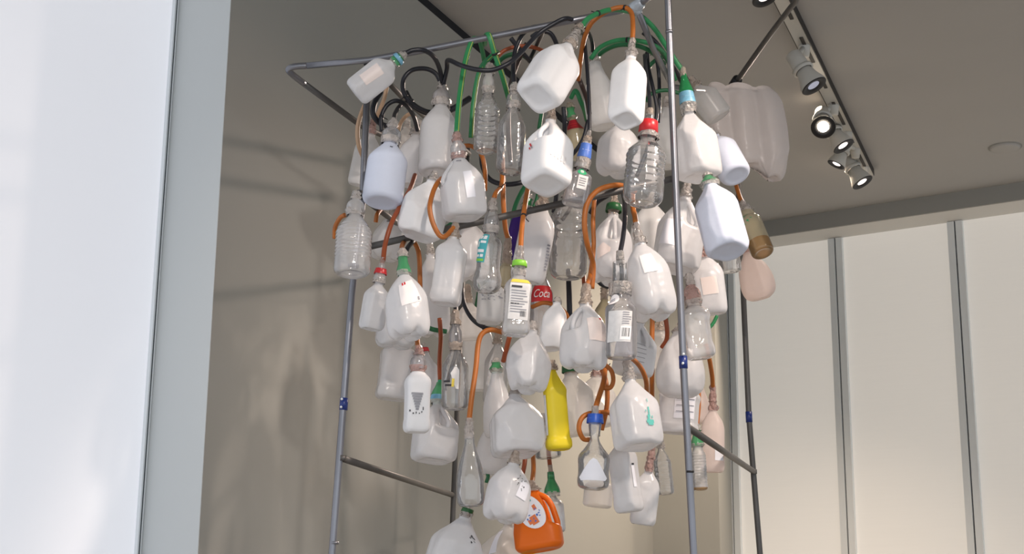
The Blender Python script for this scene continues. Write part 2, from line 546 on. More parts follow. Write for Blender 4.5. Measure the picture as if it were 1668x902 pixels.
RP = .0112
pl_t, pl_b = at(600, 100, 4.18), at(541, 902, 4.18)
pl_m = at(591, 322, 4.18)
pipe('pole', [pl_t, pl_m, at(573, 480, 4.18), pl_b, to_floor(at(573, 480, 4.18), pl_b)], .0108, 'steel')
pf_t, pf_b = at(1088, -70, 3.92), at(1130, 902, 3.98)
pipe('pole', [pf_t, at(1088, 0, 3.92), at(1103, 360, 3.94), at(1113, 590, 3.96), pf_b, to_floor(at(1113, 590, 3.96), pf_b)], .0104, 'steel')
pr_t, pr_b = at(1196, 138, 5.28), at(1238, 902, 5.28)
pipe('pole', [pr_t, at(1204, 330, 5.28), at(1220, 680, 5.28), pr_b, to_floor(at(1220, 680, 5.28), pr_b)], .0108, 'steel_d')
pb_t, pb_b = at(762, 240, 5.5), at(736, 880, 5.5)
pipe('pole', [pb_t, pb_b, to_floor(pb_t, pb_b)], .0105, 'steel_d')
Lc = at(470, 112, 4.14)
jt = at(1037, 12, 4.02)
# top bar from the left corner, bent round into the bar running back
pipe('crossbar', [jt, at(900, 40, 4.05), at(700, 80, 4.1), at(600, 98, 4.12), at(500, 107, 4.14)] , .0102, 'steel')
pipe('crossbar', catmull([at(500, 107, 4.14), at(480, 108.5, 4.14), at(470, 113, 4.15), at(476, 121, 4.17), at(495, 136, 4.22)], 6), .0102, 'steel')
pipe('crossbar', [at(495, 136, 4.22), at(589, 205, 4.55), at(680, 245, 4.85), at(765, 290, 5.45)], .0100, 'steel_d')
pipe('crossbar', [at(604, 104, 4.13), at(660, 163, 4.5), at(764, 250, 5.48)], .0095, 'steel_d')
# from the grey joint up to the front pole top and down-right inside
pipe('crossbar', [jt, at(1056, -4, 3.98), at(1086, -50, 3.92)], .0100, 'steel')
pipe('crossbar', [jt, at(1062, 75, 4.18), at(1096, 142, 4.5), at(1194, 150, 5.26)], .0100, 'steel')
# right bar with its bent end
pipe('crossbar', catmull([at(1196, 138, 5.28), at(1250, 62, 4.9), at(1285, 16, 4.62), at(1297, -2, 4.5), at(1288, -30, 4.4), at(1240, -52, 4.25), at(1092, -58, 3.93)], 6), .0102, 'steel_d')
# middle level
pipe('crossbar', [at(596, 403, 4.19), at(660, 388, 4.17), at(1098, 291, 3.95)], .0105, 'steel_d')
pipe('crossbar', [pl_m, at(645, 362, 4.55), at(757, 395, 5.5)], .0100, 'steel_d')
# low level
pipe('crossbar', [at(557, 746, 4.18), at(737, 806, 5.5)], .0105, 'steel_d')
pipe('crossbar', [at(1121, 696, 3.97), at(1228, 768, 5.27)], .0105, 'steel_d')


def ring_on(name, p, d, r, h, mat):
    d = d.normalized()
    return tube(name, inv_pts([p - d * h / 2, p + d * h / 2]), r, mat, frame, 16)


ring_on('blue_tape', at(560, 658, 4.18), pl_b - pl_t, .0125, .036, 'blue_tape')
ring_on('blue_tape', at(1113, 590, 3.96), pf_b - pf_t, .0122, .036, 'blue_tape')
ring_on('blue_tape', at(1220, 679, 5.28), pr_b - pr_t, .0126, .040, 'blue_tape')
ring_on('pipe_coupling', at(545, 884, 4.18), pl_b - pl_t, .0130, .008, 'steel')
ring_on('pipe_coupling', at(1090, 52, 3.92), pf_b - pf_t, .0116, .008, 'steel')
ring_on('pipe_coupling', at(1124, 768, 3.97), pf_b - pf_t, .0114, .006, 'weld')
for px, py, Y in ((1113, 577, 3.945), (1112, 592, 3.945), (557, 650, 4.165), (556, 663, 4.165)):
    p = at(px, py, Y)
    o = tube('bolt', inv_pts([p, p - Vector((0, .008, 0))]), .0035, 'alu', frame, 8)
o = tube('joint_wrap', inv_pts(catmull([at(1024, 17, 4.03), at(1037, 10, 4.02), at(1047, 4, 4.0)], 5)), [.012, .014, .017, .0185, .019, .019, .0185, .018, .017, .015, .012], 'grey_tape', frame, 14)
tube('joint_wrap', inv_pts([at(1037, 12, 4.02), at(1041, 24, 4.06)]), [.016, .012], 'grey_tape', frame, 14)
ring_on('weld', at(600, 100, 4.13), Vector((1, 0, .15)), .0118, .03, 'weld')
ring_on('weld', at(1198, 134, 5.26), at(1196, 138, 5.28) - at(1220, 104, 5.1), .02, .05, 'weld')
ring_on('weld', at(1200, 146, 5.27), Vector((0, 0, 1)), .0125, .035, 'weld')
ring_on('weld', pl_m, Vector((0, 0, 1)), .0125, .02, 'weld')
ring_on('weld', at(558, 746, 4.18), Vector((0, 0, 1)), .0118, .016, 'steel_d')
ring_on('weld', at(1228, 768, 5.27), Vector((0, 0, 1)), .0116, .016, 'steel_d')

# ------------------------------------------------------------------ bottles
PROF = {
    'jug': [(0, .25, 2), (.05, .25, 2), (.08, .33, 2.1), (.16, .50, 2.3), (.30, .84, 2.8), (.38, .97, 3.3), (.46, 1.0, 3.8), (.88, 1.0, 4), (.95, .965, 4), (.985, .90, 4), (1, .80, 3.6)],
    'jug_soft': [(0, .27, 2), (.05, .27, 2), (.10, .42, 2.1), (.22, .72, 2.3), (.36, .94, 2.6), (.50, 1.0, 2.8), (.80, 1.0, 3), (.91, .95, 2.9), (.97, .86, 2.7), (1, .72, 2.5)],
    'square': [(0, .34, 2), (.05, .36, 2), (.10, .5, 2.3), (.20, .86, 3.2), (.27, .98, 4), (.35, 1.0, 4.5), (.90, 1.0, 4.5), (.96, .96, 4.2), (1, .84, 3.8)],
    'tall_square': [(0, .42, 2), (.04, .44, 2), (.09, .6, 2.6), (.17, .92, 4), (.24, 1.0, 5), (.34, .97, 5), (.38, .955, 5), (.80, .955, 5), (.84, .99, 5), (.93, 1.0, 5), (.98, .94, 4), (1, .84, 3.6)],
    'round': [(0, .32, 2), (.05, .33, 2), (.10, .44, 2), (.2, .72, 2), (.30, .95, 2), (.36, 1.0, 2), (.92, 1.0, 2), (.97, .95, 2), (1, .84, 2)],
    'pet': [(0, .38, 2), (.05, .40, 2), (.12, .58, 2), (.20, .86, 2), (.26, .98, 2), (.32, 1.0, 2), (.44, .97, 2), (.50, .97, 2), (.56, 1.0, 2), (.88, 1.0, 2), (.95, .93, 2), (1, .72, 2)],
    'soda': [(0, .28, 2), (.06, .28, 2), (.14, .36, 2), (.26, .62, 2), (.36, .90, 2), (.44, 1.0, 2), (.56, .98, 2), (.72, .96, 2), (.82, 1.0, 2), (.92, .97, 2), (.97, .86, 2), (1, .64, 2)],
    'tear': [(0, .34, 2), (.08, .36, 2), (.2, .5, 2), (.34, .72, 2), (.48, .90, 2), (.62, 1.0, 2.1), (.86, 1.0, 2.2), (.95, .95, 2.2), (1, .82, 2.1)],
    'sport': [(0, .36, 2), (.06, .38, 2), (.12, .56, 2), (.18, .80, 2), (.25, .88, 2), (.45, .86, 2), (.62, .86, 2), (.72, .96, 2), (.80, 1.06, 2), (.90, 1.04, 2), (.96, .92, 2), (1, .7, 2)],
    'oval': [(0, .34, 2), (.05, .36, 2), (.10, .5, 2.1), (.20, .82, 2.4), (.30, .97, 2.7), (.38, 1.0, 2.9), (.90, 1.0, 2.9), (.96, .95, 2.8), (1, .84, 2.6)],
    'yellow': [(0, .22, 2), (.04, .26, 2), (.12, .52, 2.2), (.22, .86, 2.6), (.27, .94, 2.9), (.31, .92, 3), (.34, .90, 3), (.86, .93, 3), (.885, 1.02, 3), (.93, 1.06, 3), (.975, 1.03, 3), (1, .88, 2.8)],
    'slim': [(0, .62, 2), (.05, .64, 2), (.14, .72, 2), (.2, .92, 2), (.26, 1.0, 2), (.9, 1.0, 2), (.97, .98, 2), (1, .90, 2)],
    'bag': [(0, .30, 2), (.06, .34, 2), (.16, .52, 2.1), (.32, .78, 2.2), (.5, .93, 2.3), (.66, 1.0, 2.4), (.82, .97, 2.4), (.92, .84, 2.3), (1, .56, 2.1)],
    'slab': [(0, .74, 2.4), (.03, .80, 3), (.08, .90, 3.5), (.16, .97, 4), (.5, 1.0, 4.5), (.86, .94, 4.5), (.95, .88, 4), (1, .76, 3.4)],
    'det': [(0, .26, 2), (.05, .28, 2), (.10, .46, 2.1), (.2, .70, 2.3), (.34, .84, 2.6), (.5, .92, 2.9), (.7, 1.0, 3.2), (.92, 1.0, 3.2), (.97, .94, 3), (1, .84, 2.8)],
}
RY = {'oval': .62, 'yellow': .66, 'slab': .36, 'det': .58}


def prof_at(prof, v):
    if v <= prof[0][0]: return prof[0][1], prof[0][2]
    for i in range(len(prof) - 1):
        a, b = prof[i], prof[i + 1]
        if v <= b[0]:
            t = (v - a[0]) / (b[0] - a[0])
            # Catmull for smooth radius
            p0 = prof[max(0, i - 1)]; p3 = prof[min(len(prof) - 1, i + 2)]
            ma = (b[1] - p0[1]) / max(1e-6, b[0] - p0[0]) * (b[0] - a[0]) if i > 0 else 0
            mb = (p3[1] - a[1]) / max(1e-6, p3[0] - a[0]) * (b[0] - a[0]) if i < len(prof) - 2 else (b[1] - a[1]) * 1.6
            if (b[1] - a[1]) == 0: ma = mb = 0
            t2, t3 = t * t, t * t * t
            r = (2 * t3 - 3 * t2 + 1) * a[1] + (t3 - 2 * t2 + t) * ma + (-2 * t3 + 3 * t2) * b[1] + (t3 - t2) * mb
            return r, a[2] + (b[2] - a[2]) * t
    return prof[-1][1], prof[-1][2]


def smooth(a, b, x):
    t = min(1, max(0, (x - a) / (b - a)))
    return t * t * (3 - 2 * t)


class Surf:
    def __init__(s, kind, W, H, z0, spin=0, dent=0, seed=0, ribs=None, handle=None, dimples=(), ry=None, crease=0, shear=0):
        s.kind, s.H, s.z0, s.spin, s.dent, s.seed = kind, H, z0, R_(spin), dent, seed
        s.prof = PROF[kind]
        s.ry = ry if ry is not None else RY.get(kind, 1.0)
        s.ribs, s.handle, s.dimples, s.crease, s.shear = ribs, handle, dimples, crease, shear
        s.hv = (.10, .19, .38, .50, 28, .60) if kind != 'det' else (.05, .13, .52, .66, 44, .80)
        s.planes = []
        s.R = 1.0
        vm = max(s.prof, key=lambda p: p[1])[0]
        ext = max(abs(s.base(vm, 2 * PI * k / 72).x) for k in range(72))
        s.R = W / 2 / ext
        if crease:
            rnd = random.Random(seed * 7 + 3)
            smp = [s.base(.12 + .88 * a / 11, 2 * PI * b / 40) for a in range(12) for b in range(40)]
            for q in range(6 + int(crease * 30)):
                th, v = rnd.uniform(-70, 70), rnd.uniform(.2, .95)
                if rnd.random() < .2: th += 180
                a = R_(th)
                n = Vector((math.sin(a), -math.cos(a), rnd.uniform(-.5, .65) - (.3 if v > .85 else 0))).normalized()
                mx = max(p.dot(n) for p in smp)
                s.planes.append((n, mx - crease * s.R * rnd.uniform(.8, 2.6)))

    def base(s, v, th):
        rx, n = prof_at(s.prof, v)
        a = th - s.spin
        rr = (abs(math.cos(a)) ** n + abs(math.sin(a)) ** n) ** (-1 / n)
        x = rx * rr * math.sin(a) * s.R
        y = -rx * s.ry * rr * math.cos(a) * s.R
        c, sn = math.cos(s.spin), math.sin(s.spin)
        return Vector((x * c - y * sn + s.shear * v * s.R, x * sn + y * c, s.z0 - v * s.H))

    def __call__(s, v, th, off=0.0, indent=True):
        p = s.base(v, th)
        k = 1.0
        if s.ribs:
            v0, v1, n, amp = s.ribs
            if v0 < v < v1:
                win = smooth(v0, v0 + .03, v) * (1 - smooth(v1 - .03, v1, v))
                k *= 1 - amp * win * (.5 + .5 * math.cos(2 * PI * n * (v - v0) / (v1 - v0)))
        if s.handle is not None and indent:
            d = (th - R_(s.handle) + PI) % (2 * PI) - PI
            va, vb, vc, vd, wd_, am = s.hv
            g = math.exp(-(d / R_(wd_)) ** 4)
            b = smooth(va, vb, v) * (1 - smooth(vc, vd, v))
            k *= 1 - am * g * b
        for (dth, dv, rad_t, rad_v, amt) in s.dimples:
            d = (th - R_(dth) + PI) % (2 * PI) - PI
            q = (d / R_(rad_t)) ** 2 + ((v - dv) / rad_v) ** 2
            k *= 1 - amt * (1 - smooth(.6, 1.15, q))
        if s.kind == 'slab':
            xx = p.x / s.R
            k2 = .22 + .78 * abs(math.cos(1.5 * PI * xx)) ** .5
            p.y *= k2
            p.z += s.H * (-.10 * xx * (1 - v) - .22 * smooth(.26, .40, xx) * v + .14 * smooth(-.2, -.7, xx) * v + .05 * (abs(math.cos(1.5 * PI * xx)) ** .4 - .6) * (1 - v))
        if s.kind == 'jug_soft' and v > .78:
            a = th - s.spin
            p.z += s.H * .065 * smooth(.78, 1, v) * (abs(math.cos(2 * a)) ** 6)
        c = Vector((s.shear * v * s.R, 0, p.z))
        r = p - c
        if s.dent:
            edge = smooth(.02, .16, v)
            q = Vector((r.x, r.y, r.z * .8)) / max(1e-6, s.R) * 1.15 + Vector((s.seed * 7.3, s.seed * 3.7, s.seed))
            a = noise.noise(q)
            b2 = abs(noise.noise(q * 1.7 + Vector((5, 2, 9))))
            k *= 1 + s.dent * edge * (a * .9 - b2 * 1.5 + .22)
        p2 = c + r * k
        p2.z = p.z
        for (n, dd) in s.planes:
            e = p2.dot(n) - dd
            if e > 0:
                p2 -= n * (e * .86 * smooth(.0, .10, v))
        if off:
            n = Vector((r.x, r.y, 0))
            if n.length > 1e-6:
                p2 += n.normalized() * off
        return p2


class Ring:
    def __init__(s, r, z, H):
        s.R, s.z, s.H = r, z, H

    def __call__(s, v, th, off=0.0):
        r = s.R + off
        return Vector((r * math.sin(th), -r * math.cos(th), s.z - v * s.H))


def body_mesh(S, rings=40, seg=56, v0=0.0, v1=1.0, bottom=True):
    verts, faces = [], []
    vs = []
    for i in range(rings + 1):
        t = i / rings
        t = t + .10 * math.sin(2 * PI * t) / (2 * PI) * -1     # a little denser near the ends
        vs.append(v0 + (v1 - v0) * t)
    for v in vs:
        for k in range(seg):
            verts.append(S(v, 2 * PI * k / seg))
    n = len(vs)
    if bottom:
        base = [S(1, 2 * PI * k / seg) for k in range(seg)]
        cc = sum(base, Vector()) / seg
        for (sc, up) in ((.93, .007), (.84, .009), (.74, .004), (.66, -.004), (.40, -.005)):
            for k in range(seg):
                q = cc + (base[k] - cc) * sc
                q.z = cc.z + (base[k].z - cc.z) * sc - up * S.H * (1 if up > 0 else 1)
                verts.append(q)
            n += 1
    for i in range(n - 1):
        for k in range(seg):
            k2 = (k + 1) % seg
            faces.append((i * seg + k, (i + 1) * seg + k, (i + 1) * seg + k2, i * seg + k2))
    if bottom:
        verts.append(cc + Vector((0, 0, .005 * S.H)))
        for k in range(seg):
            faces.append(((n - 1) * seg + k, len(verts) - 1, (n - 1) * seg + (k + 1) % seg))
    return verts, faces


def quad_uv(S, th, v, dth, dv, rot=0, skew=0):
    """returns f(u,w) in [-.5,.5]^2 -> (theta, v)"""
    ar = S.R * R_(1)            # metres per degree (about)
    hx, hy = dth * ar, dv * S.H
    cr, sr = math.cos(R_(rot)), math.sin(R_(rot))

    def f(u, w):
        x = u * hx + skew * w * hx
        y = w * hy
        X = x * cr - y * sr
        Yy = x * sr + y * cr
        return R_(th + X / ar), v + Yy / S.H
    return f


def patch(name, S, f, mat, parent, off=.0018, nu=12, nv=12, shape=None):
    """shape: list of polygon points in [-.5,.5]^2, or None for the full quad."""
    bm = bmesh.new()
    if shape == 'ellipse':
        shape = [(.5 * math.cos(2 * PI * k / 28), .5 * math.sin(2 * PI * k / 28)) for k in range(28)]
    grid = {}
    for i in range(nu + 1):
        for j in range(nv + 1):
            grid[i, j] = bm.verts.new((i / nu - .5, j / nv - .5, 0))
    for i in range(nu):
        for j in range(nv):
            bm.faces.new((grid[i, j], grid[i + 1, j], grid[i + 1, j + 1], grid[i, j + 1]))
    if shape:
        n = len(shape)
        # signed area -> orientation
        ar = sum(shape[i][0] * shape[(i + 1) % n][1] - shape[(i + 1) % n][0] * shape[i][1] for i in range(n))
        if ar < 0: shape = shape[::-1]
        for i in range(n):
            a, b = Vector((*shape[i], 0)), Vector((*shape[(i + 1) % n], 0))
            d = b - a
            nn = Vector((d.y, -d.x, 0)).normalized()
            bmesh.ops.bisect_plane(bm, geom=bm.verts[:] + bm.edges[:] + bm.faces[:], plane_co=a, plane_no=nn, clear_outer=True, dist=1e-6)
    for v in bm.verts:
        th, vv = f(v.co.x, v.co.y)
        v.co = S(vv, th, off)
    me = bpy.data.meshes.new(name)
    bm.to_mesh(me); bm.free()
    return link(name, me, mat, parent)


def bars(name, S, f, rects, mat, parent, off=.0028):
    verts, faces = [], []
    for (x0, y0, x1, y1) in rects:
        n = max(1, int(abs(x1 - x0) * 8)); mm = max(1, int(abs(y1 - y0) * 6))
        b = len(verts)
        for i in range(n + 1):
            for j in range(mm + 1):
                th, vv = f(x0 + (x1 - x0) * i / n, y0 + (y1 - y0) * j / mm)
                verts.append(S(vv, th, off))
        for i in range(n):
            for j in range(mm):
                a = b + i * (mm + 1) + j
                faces.append((a, a + mm + 1, a + mm + 2, a + 1))
    return from_py(name, verts, faces, mat, parent)


def text_on(name, S, f, txt, mat, parent, w=.8, h=.5, off=.003, shear=0):
    cu = bpy.data.curves.new('lettering', 'FONT')
    cu.body = txt
    cu.shear = shear
    cu.align_x = 'CENTER'; cu.align_y = 'CENTER'
    o = bpy.data.objects.new('lettering', cu)
    COL.objects.link(o)
    dg = bpy.context.evaluated_depsgraph_get()
    me = bpy.data.meshes.new_from_object(o.evaluated_get(dg))
    bpy.data.objects.remove(o)
    bpy.data.curves.remove(cu)
    xs = [v.co.x for v in me.vertices]; ys = [v.co.y for v in me.vertices]
    x0, x1, y0, y1 = min(xs), max(xs), min(ys), max(ys)
    for v in me.vertices:
        u = ((v.co.x - x0) / (x1 - x0) - .5) * w
        q = -((v.co.y - y0) / (y1 - y0) - .5) * h
        th, vv = f(u, q)
        v.co = S(vv, th, off)
    return link(name, me, mat, parent, smooth=False)


SEED = [0]


def B(label, kind, tx, ty, bx, by, w, Y, mat='hdpe', name=None, dy=0.0, spin=None, nf=.2, neck='wrap', nmat='tape',
      bell='clear', handle=None, dent=0., crease=0., ribs=None, dimples=(), bands=(), stickers=(), base=None, shear=0, tipr=.0105, inner=None, drop=.10, ry=None):
    SEED[0] += 1
    seed = SEED[0]
    by = by - drop * w
    p0 = at(tx, ty, Y)
    p1 = at(bx, by, Y - dy)
    ax = p1 - p0
    L = ax.length
    zl = -ax.normalized()
    view = (p0 - CAM).normalized()
    yl = (view - zl * view.dot(zl)).normalized()
    xl = yl.cross(zl)
    mw = Matrix((xl, yl, zl)).transposed().to_4x4()
    mw.translation = p0
    jug = kind in ('jug', 'jug_soft', 'det', 'slab')
    nm = name or ('milk_jug' if jug else 'plastic_bottle')
    root = empty(nm, mw)
    tag(root, label, 'jug' if 'jug' in nm else 'bottle', 'hanging jugs' if 'jug' in nm else 'hanging bottles')
    Wm = w * scale_at(p0.lerp(p1, .6))
    z0 = -L * nf
    H = L * (1 - nf)
    if spin is None:
        spin = 45 if kind == 'jug' else (20 if 'square' in kind else 0)
    if kind in ('jug', 'jug_soft') and mat in ('hdpe', 'haze', 'hdpe_thin') and not crease:
        crease = .055
    elif mat == 'hdpe' and not crease and not ribs:
        crease = .03
    S = Surf(kind, Wm, H, z0, spin, dent, seed, ribs, handle, dimples, ry=ry, crease=crease, shear=shear)
    seg = 64 if (handle is not None or dent or crease) else 48
    rings = 46
    if ribs: rings = 80
    v1 = 1.0
    vv, ff = body_mesh(S, rings, seg, 0, (base[0] if base else 1.0), bottom=base is None)
    bo = from_py('body', vv, ff, mat, root)
    if base:
        vv, ff = body_mesh(S, 14, seg, base[0], 1.0)
        from_py('bottle_base', vv, ff, base[1], root)['label'] = base[2]
    if handle is not None:
        pts = [S(v, R_(handle), -.10 * S.R, indent=False) for v in ((.07, .14, .22, .32, .42, .49) if kind != 'det' else (.06, .16, .30, .45, .60, .70))]
        pts[0] = pts[0].lerp(Vector((0, 0, pts[0].z)), .3)
        pts[-1] = pts[-1].lerp(Vector((0, 0, pts[-1].z)), .12)
        rr = S.R * (.12 if kind != 'det' else .125)
        path = catmull(pts, 6)
        tube('handle', path, [rr * (1.25 if i in (0, len(path) - 1) else 1.0) for i in range(len(path))], mat, root, 14)
    # neck assembly between the hose and the body
    r1 = prof_at(S.prof, 0)[0] * S.R
    r1 = max(.011, min(r1, .6 * Wm / 2))
    top = 0.0
    rnd = random.Random(seed)
    if neck == 'wrap':
        n = 14
        pr = []
        for i in range(n + 1):
            t = i / n
            r = tipr + (r1 * 1.12 - tipr) * smooth(.15, .95, t)
            r *= 1 + .16 * math.sin(t * 11 + rnd.random() * 6) * (1 if 0 < t < 1 else .3)
            pr.append((z0 * t * 1.04 - (.0 if t < 1 else .003), max(tipr * .9, r)))
        lathe('neck_wrap', [(.006, tipr * .8)] + pr, nmat, root, 28, wob=.35, seed=seed)
    elif neck == 'bell':
        rb = r1 * 1.55
        zt = z0 * .34
        lathe('neck_wrap', [(.006, tipr * .8), (0, tipr), (zt * .3, tipr * 1.4), (zt * .55, tipr * 1.15), (zt * .8, tipr * 1.6), (zt * 1.1, tipr * 1.5)], nmat, root, 24, wob=.4, seed=seed)
        lathe('cut_bottle_top', [(zt * .85, tipr * 1.1), (zt * 1.05, tipr * 1.25), (z0 * .44, rb * .62), (z0 * .54, rb * .88), (z0 * .66, rb), (z0 * .9, rb * 1.02), (z0 * 1.0 - .004, rb * 1.0)], bell, root, 32)
        lathe('neck_tape', [(z0 * .88, rb * 1.03), (z0 * .93, rb * 1.1), (z0 * 1.0 - .004, rb * 1.02), (z0 - .05 * H, r1 * 1.35), (z0 - .07 * H, r1 * 1.5)], nmat, root, 28, wob=.22, seed=seed + 50)
    elif neck == 'cone':
        rb = r1 * 1.35
        zt = z0 * .3
        lathe('neck_wrap', [(.006, tipr * .8), (0, tipr), (zt * .4, tipr * 1.5), (zt * .7, tipr * 1.2), (zt * 1.1, tipr * 1.6)], nmat, root, 24, wob=.4, seed=seed)
        lathe('cut_bottle_top', [(zt * .8, tipr * 1.15), (zt * 1.1, tipr * 1.3), (z0 * .6, rb * .72), (z0 * .85, rb), (z0 * 1.05, rb * 1.08)], bell, root, 32)
        lathe('neck_tape', [(z0 * .94, rb * 1.06), (z0 * 1.0, rb * 1.14), (z0 - .03 * H, rb * 1.0), (z0 - .05 * H, r1 * 1.2)], nmat, root, 28, wob=.2, seed=seed + 50)
    for bd in bands:
        # bands wrap the neck section: z as a share of the neck length, k times the neck radius
        bn, z_a, z_b, k_, bm_, lab = bd[:6]
        ka, kb = k_ if isinstance(k_, tuple) else (k_ * .98, k_ * 1.06)
        ra, rb = r1 * ka, r1 * kb
        tz = lambda t: z0 * (z_a + (z_b - z_a) * t)
        if isinstance(k_, tuple):
            pr = [(tz(t), ra + (rb - ra) * smooth(0, .9, t)) for t in (0, .12, .3, .5, .7, .85, 1)]
        else:
            pr = [(tz(0), ra * .95), (tz(.03), ra), (tz(1), rb), (tz(1) - .0005, rb * .95)]
        wob = .22 if bn in ('neck_wrap', 'neck_tape') else 0
        o = lathe(bn, [(z, r) for z, r in pr], bm_, root, 32, wob=wob, seed=seed + len(bn))
        if lab: o['label'] = lab
        if len(bd) > 6:
            S2 = Ring((ra + rb) / 2 * 1.03, tz(0), tz(0) - tz(1))
            for (kind_, arg, mt_, wdg, hh, th_) in bd[6]:
                f2 = quad_uv(S2, th_, .5, wdg, hh)
                if kind_ == 'text':
                    text_on('lettering', S2, f2, arg, mt_, o, 1, 1, off=.0012, shear=.15)
                else:
                    bars('print', S2, f2, arg, mt_, o, off=.0012)
    for st in stickers:
        st = dict(st)
        f = quad_uv(S, st['th'], st['v'], st['w'], st['h'], st.get('rot', 0), st.get('skew', 0))
        o = None
        if 'mat' in st:
            o = patch(st.get('name', 'sticker'), S, f, st['mat'], root, off=st.get('off', .0018), shape=st.get('shape'))
            if st.get('label'): o['label'] = st['label']
        par = o or root
        for (bm_, rects) in st.get('bars', ()):
            bars('print', S, f, rects, bm_, par)
        for (tx_, tm, tw, thh, sh) in st.get('text', ()):
            text_on('lettering', S, f, tx_, tm, par, tw, thh, shear=sh)
    if inner:
        # the hose end that shows through the clear wall
        z_i, mt = inner
        path = catmull([Vector((0, 0, .0)), Vector((.004, 0, -L * z_i * .5)), Vector((-.010, 0, -L * z_i * .8)), Vector((-.022, .0, -L * z_i))], 8)
        tube('hose_end', path, .0062, mt, root, 10)
    return root


def lines(n, x0, x1, y0, y1, h, seed=1, jag=.3):
    rnd = random.Random(seed)
    out = []
    for i in range(n):
        y = y0 + (y1 - y0) * i / max(1, n - 1)
        out.append((x0, y, x1 - (x1 - x0) * jag * rnd.random(), y + h))
    return out


def barcode(x0, x1, y0, y1, n=14, seed=3):
    rnd = random.Random(seed)
    out = []
    x = x0
    st = (x1 - x0) / n
    for i in range(n):
        out.append((x, y0, x + st * (.25 + .5 * rnd.random()), y1))
        x += st
    return out


def specks(n, seed, a=.5, s=.05):
    rnd = random.Random(seed)
    out = []
    for i in range(n):
        x, y = rnd.uniform(-a, a), rnd.uniform(-a, a)
        ww, hh = s * rnd.uniform(.4, 1.6), s * rnd.uniform(.3, 1.3)
        out.append((x, y, x + ww, y + hh))
    return out
#@@DATA
# ================================================================== the bottles, top to bottom
ST = lambda th, v, w, h, mat='sticker', **k: dict(th=th, v=v, w=w, h=h, mat=mat, **k)

# ---- top row
B('small frosted square jug lying slantwise over the upper left pole, white sticker, green neck', 'square', 659, 88, 578, 152, 50, 4.02, dy=-.02, spin=30, nf=.2,
  neck='cone', bell='green_pale', drop=0, dent=.03, name='milk_jug', stickers=[ST(-22, .52, 58, .42, 'sticker_pk', rot=4)],
  bands=[('neck_band', .45, .75, 1.5, 'lblue', 'pale blue band')])
B('large white angular jug tilted at the top centre, its flat base showing', 'jug', 946, 42, 876, 158, 78, 3.90, 'white', dy=.14, spin=24, nf=.27, neck='cone', bell='tape', nmat='tape_tan',
  drop=0, dimples=[(14, .26, 24, .14, .17), (98, .5, 22, .18, .16)], dent=.02, crease=.02)
B('milky square jug with a rounded base under the orange hose bend', 'square', 1030, 66, 1019, 196, 59, 3.88, 'white', dy=.13, spin=-38, nf=.22, drop=0, name='milk_jug', dent=.035, bands=[('cap_ring', .78, .9, 1.15, 'tape', None)])
B('tall hazy bottle hanging behind the milky square jug under the black hoses', 'tear', 966, 84, 986, 212, 56, 4.32, 'hdpe_thin', nf=.14, dent=.04)
B('clear ribbed bottle between the two green flat hoses', 'round', 797, 106, 791, 250, 41, 4.16, 'clear', dy=.03, nf=.30, neck='bell', bell='clear_milky', ribs=(.12, .86, 9, .07))
B('clear smooth round bottle with one long bright highlight, right of the ribbed one', 'round', 838, 138, 830, 284, 46, 4.06, 'clear', dy=.03, nf=.24, neck='bell', bell='clear')
B('frosted round bottle with a dark clear neck piece under the black hose knot', 'round', 721, 133, 711, 285, 62, 4.21, 'hdpe', dy=.06, nf=.24, neck='bell', bell='clear_smoke', drop=.05)
B('bluish white round bleach bottle beside the upper left pole', 'round', 641, 196, 622, 335, 66, 4.12, 'blue_white', dy=.05, nf=.26, neck='bell', bell='clear', name='bleach_bottle', drop=.08, stickers=[dict(th=6, v=.2, w=14, h=.02, bars=[('ink', [(-.4, -.4, .4, .3)])])])
B('slim frosted bottle leaning behind the round one with the dark neck', 'oval', 681, 196, 664, 306, 46, 4.42, 'hdpe', nf=.22, neck='wrap', spin=-50)
B('frosted jug with an oblong white sticker hanging from the green flat hose', 'jug', 744, 218, 757, 362, 74, 3.96, 'hdpe', spin=20, nf=.26, neck='bell', bell='clear_milky', nmat='tape_red', handle=-75, dent=.03,
  stickers=[ST(22, .56, 26, .42, 'sticker_w', rot=-8, skew=-.25), dict(th=-3, v=.13, w=30, h=.03, bars=[('grey_ink', [(-.5, -.4, .5, .3)])])])
B('white faceted jug leaning left of the orange hose loop', 'jug', 708, 282, 680, 392, 76, 4.10, 'white', dy=.04, ry=.66, spin=10, nf=.12, dent=.05, crease=.09, dimples=[(0, .42, 34, .22, .07)])
B('white jug with a hollow handle and red print in the centre of the top', 'jug', 899, 172, 889, 302, 82, 3.92, 'white', dy=.10, spin=38, nf=.2, neck='wrap', nmat='tape_tan', handle=-28, drop=.02,
  stickers=[dict(th=-52, v=.56, w=26, h=.22, rot=62, bars=[('red', [(-.5, -.06, .1, .04), (-.1, .1, .3, .18)]), ('grey_ink', [(.1, -.06, .45, .03)])]),
            dict(th=32, v=.74, w=50, h=.1, rot=10, bars=[('white', [(-.5, -.5, -.42, .5), (-.3, -.5, -.22, .5), (-.1, -.5, -.02, .5), (.1, -.5, .18, .5), (.3, -.5, .38, .5)])])])
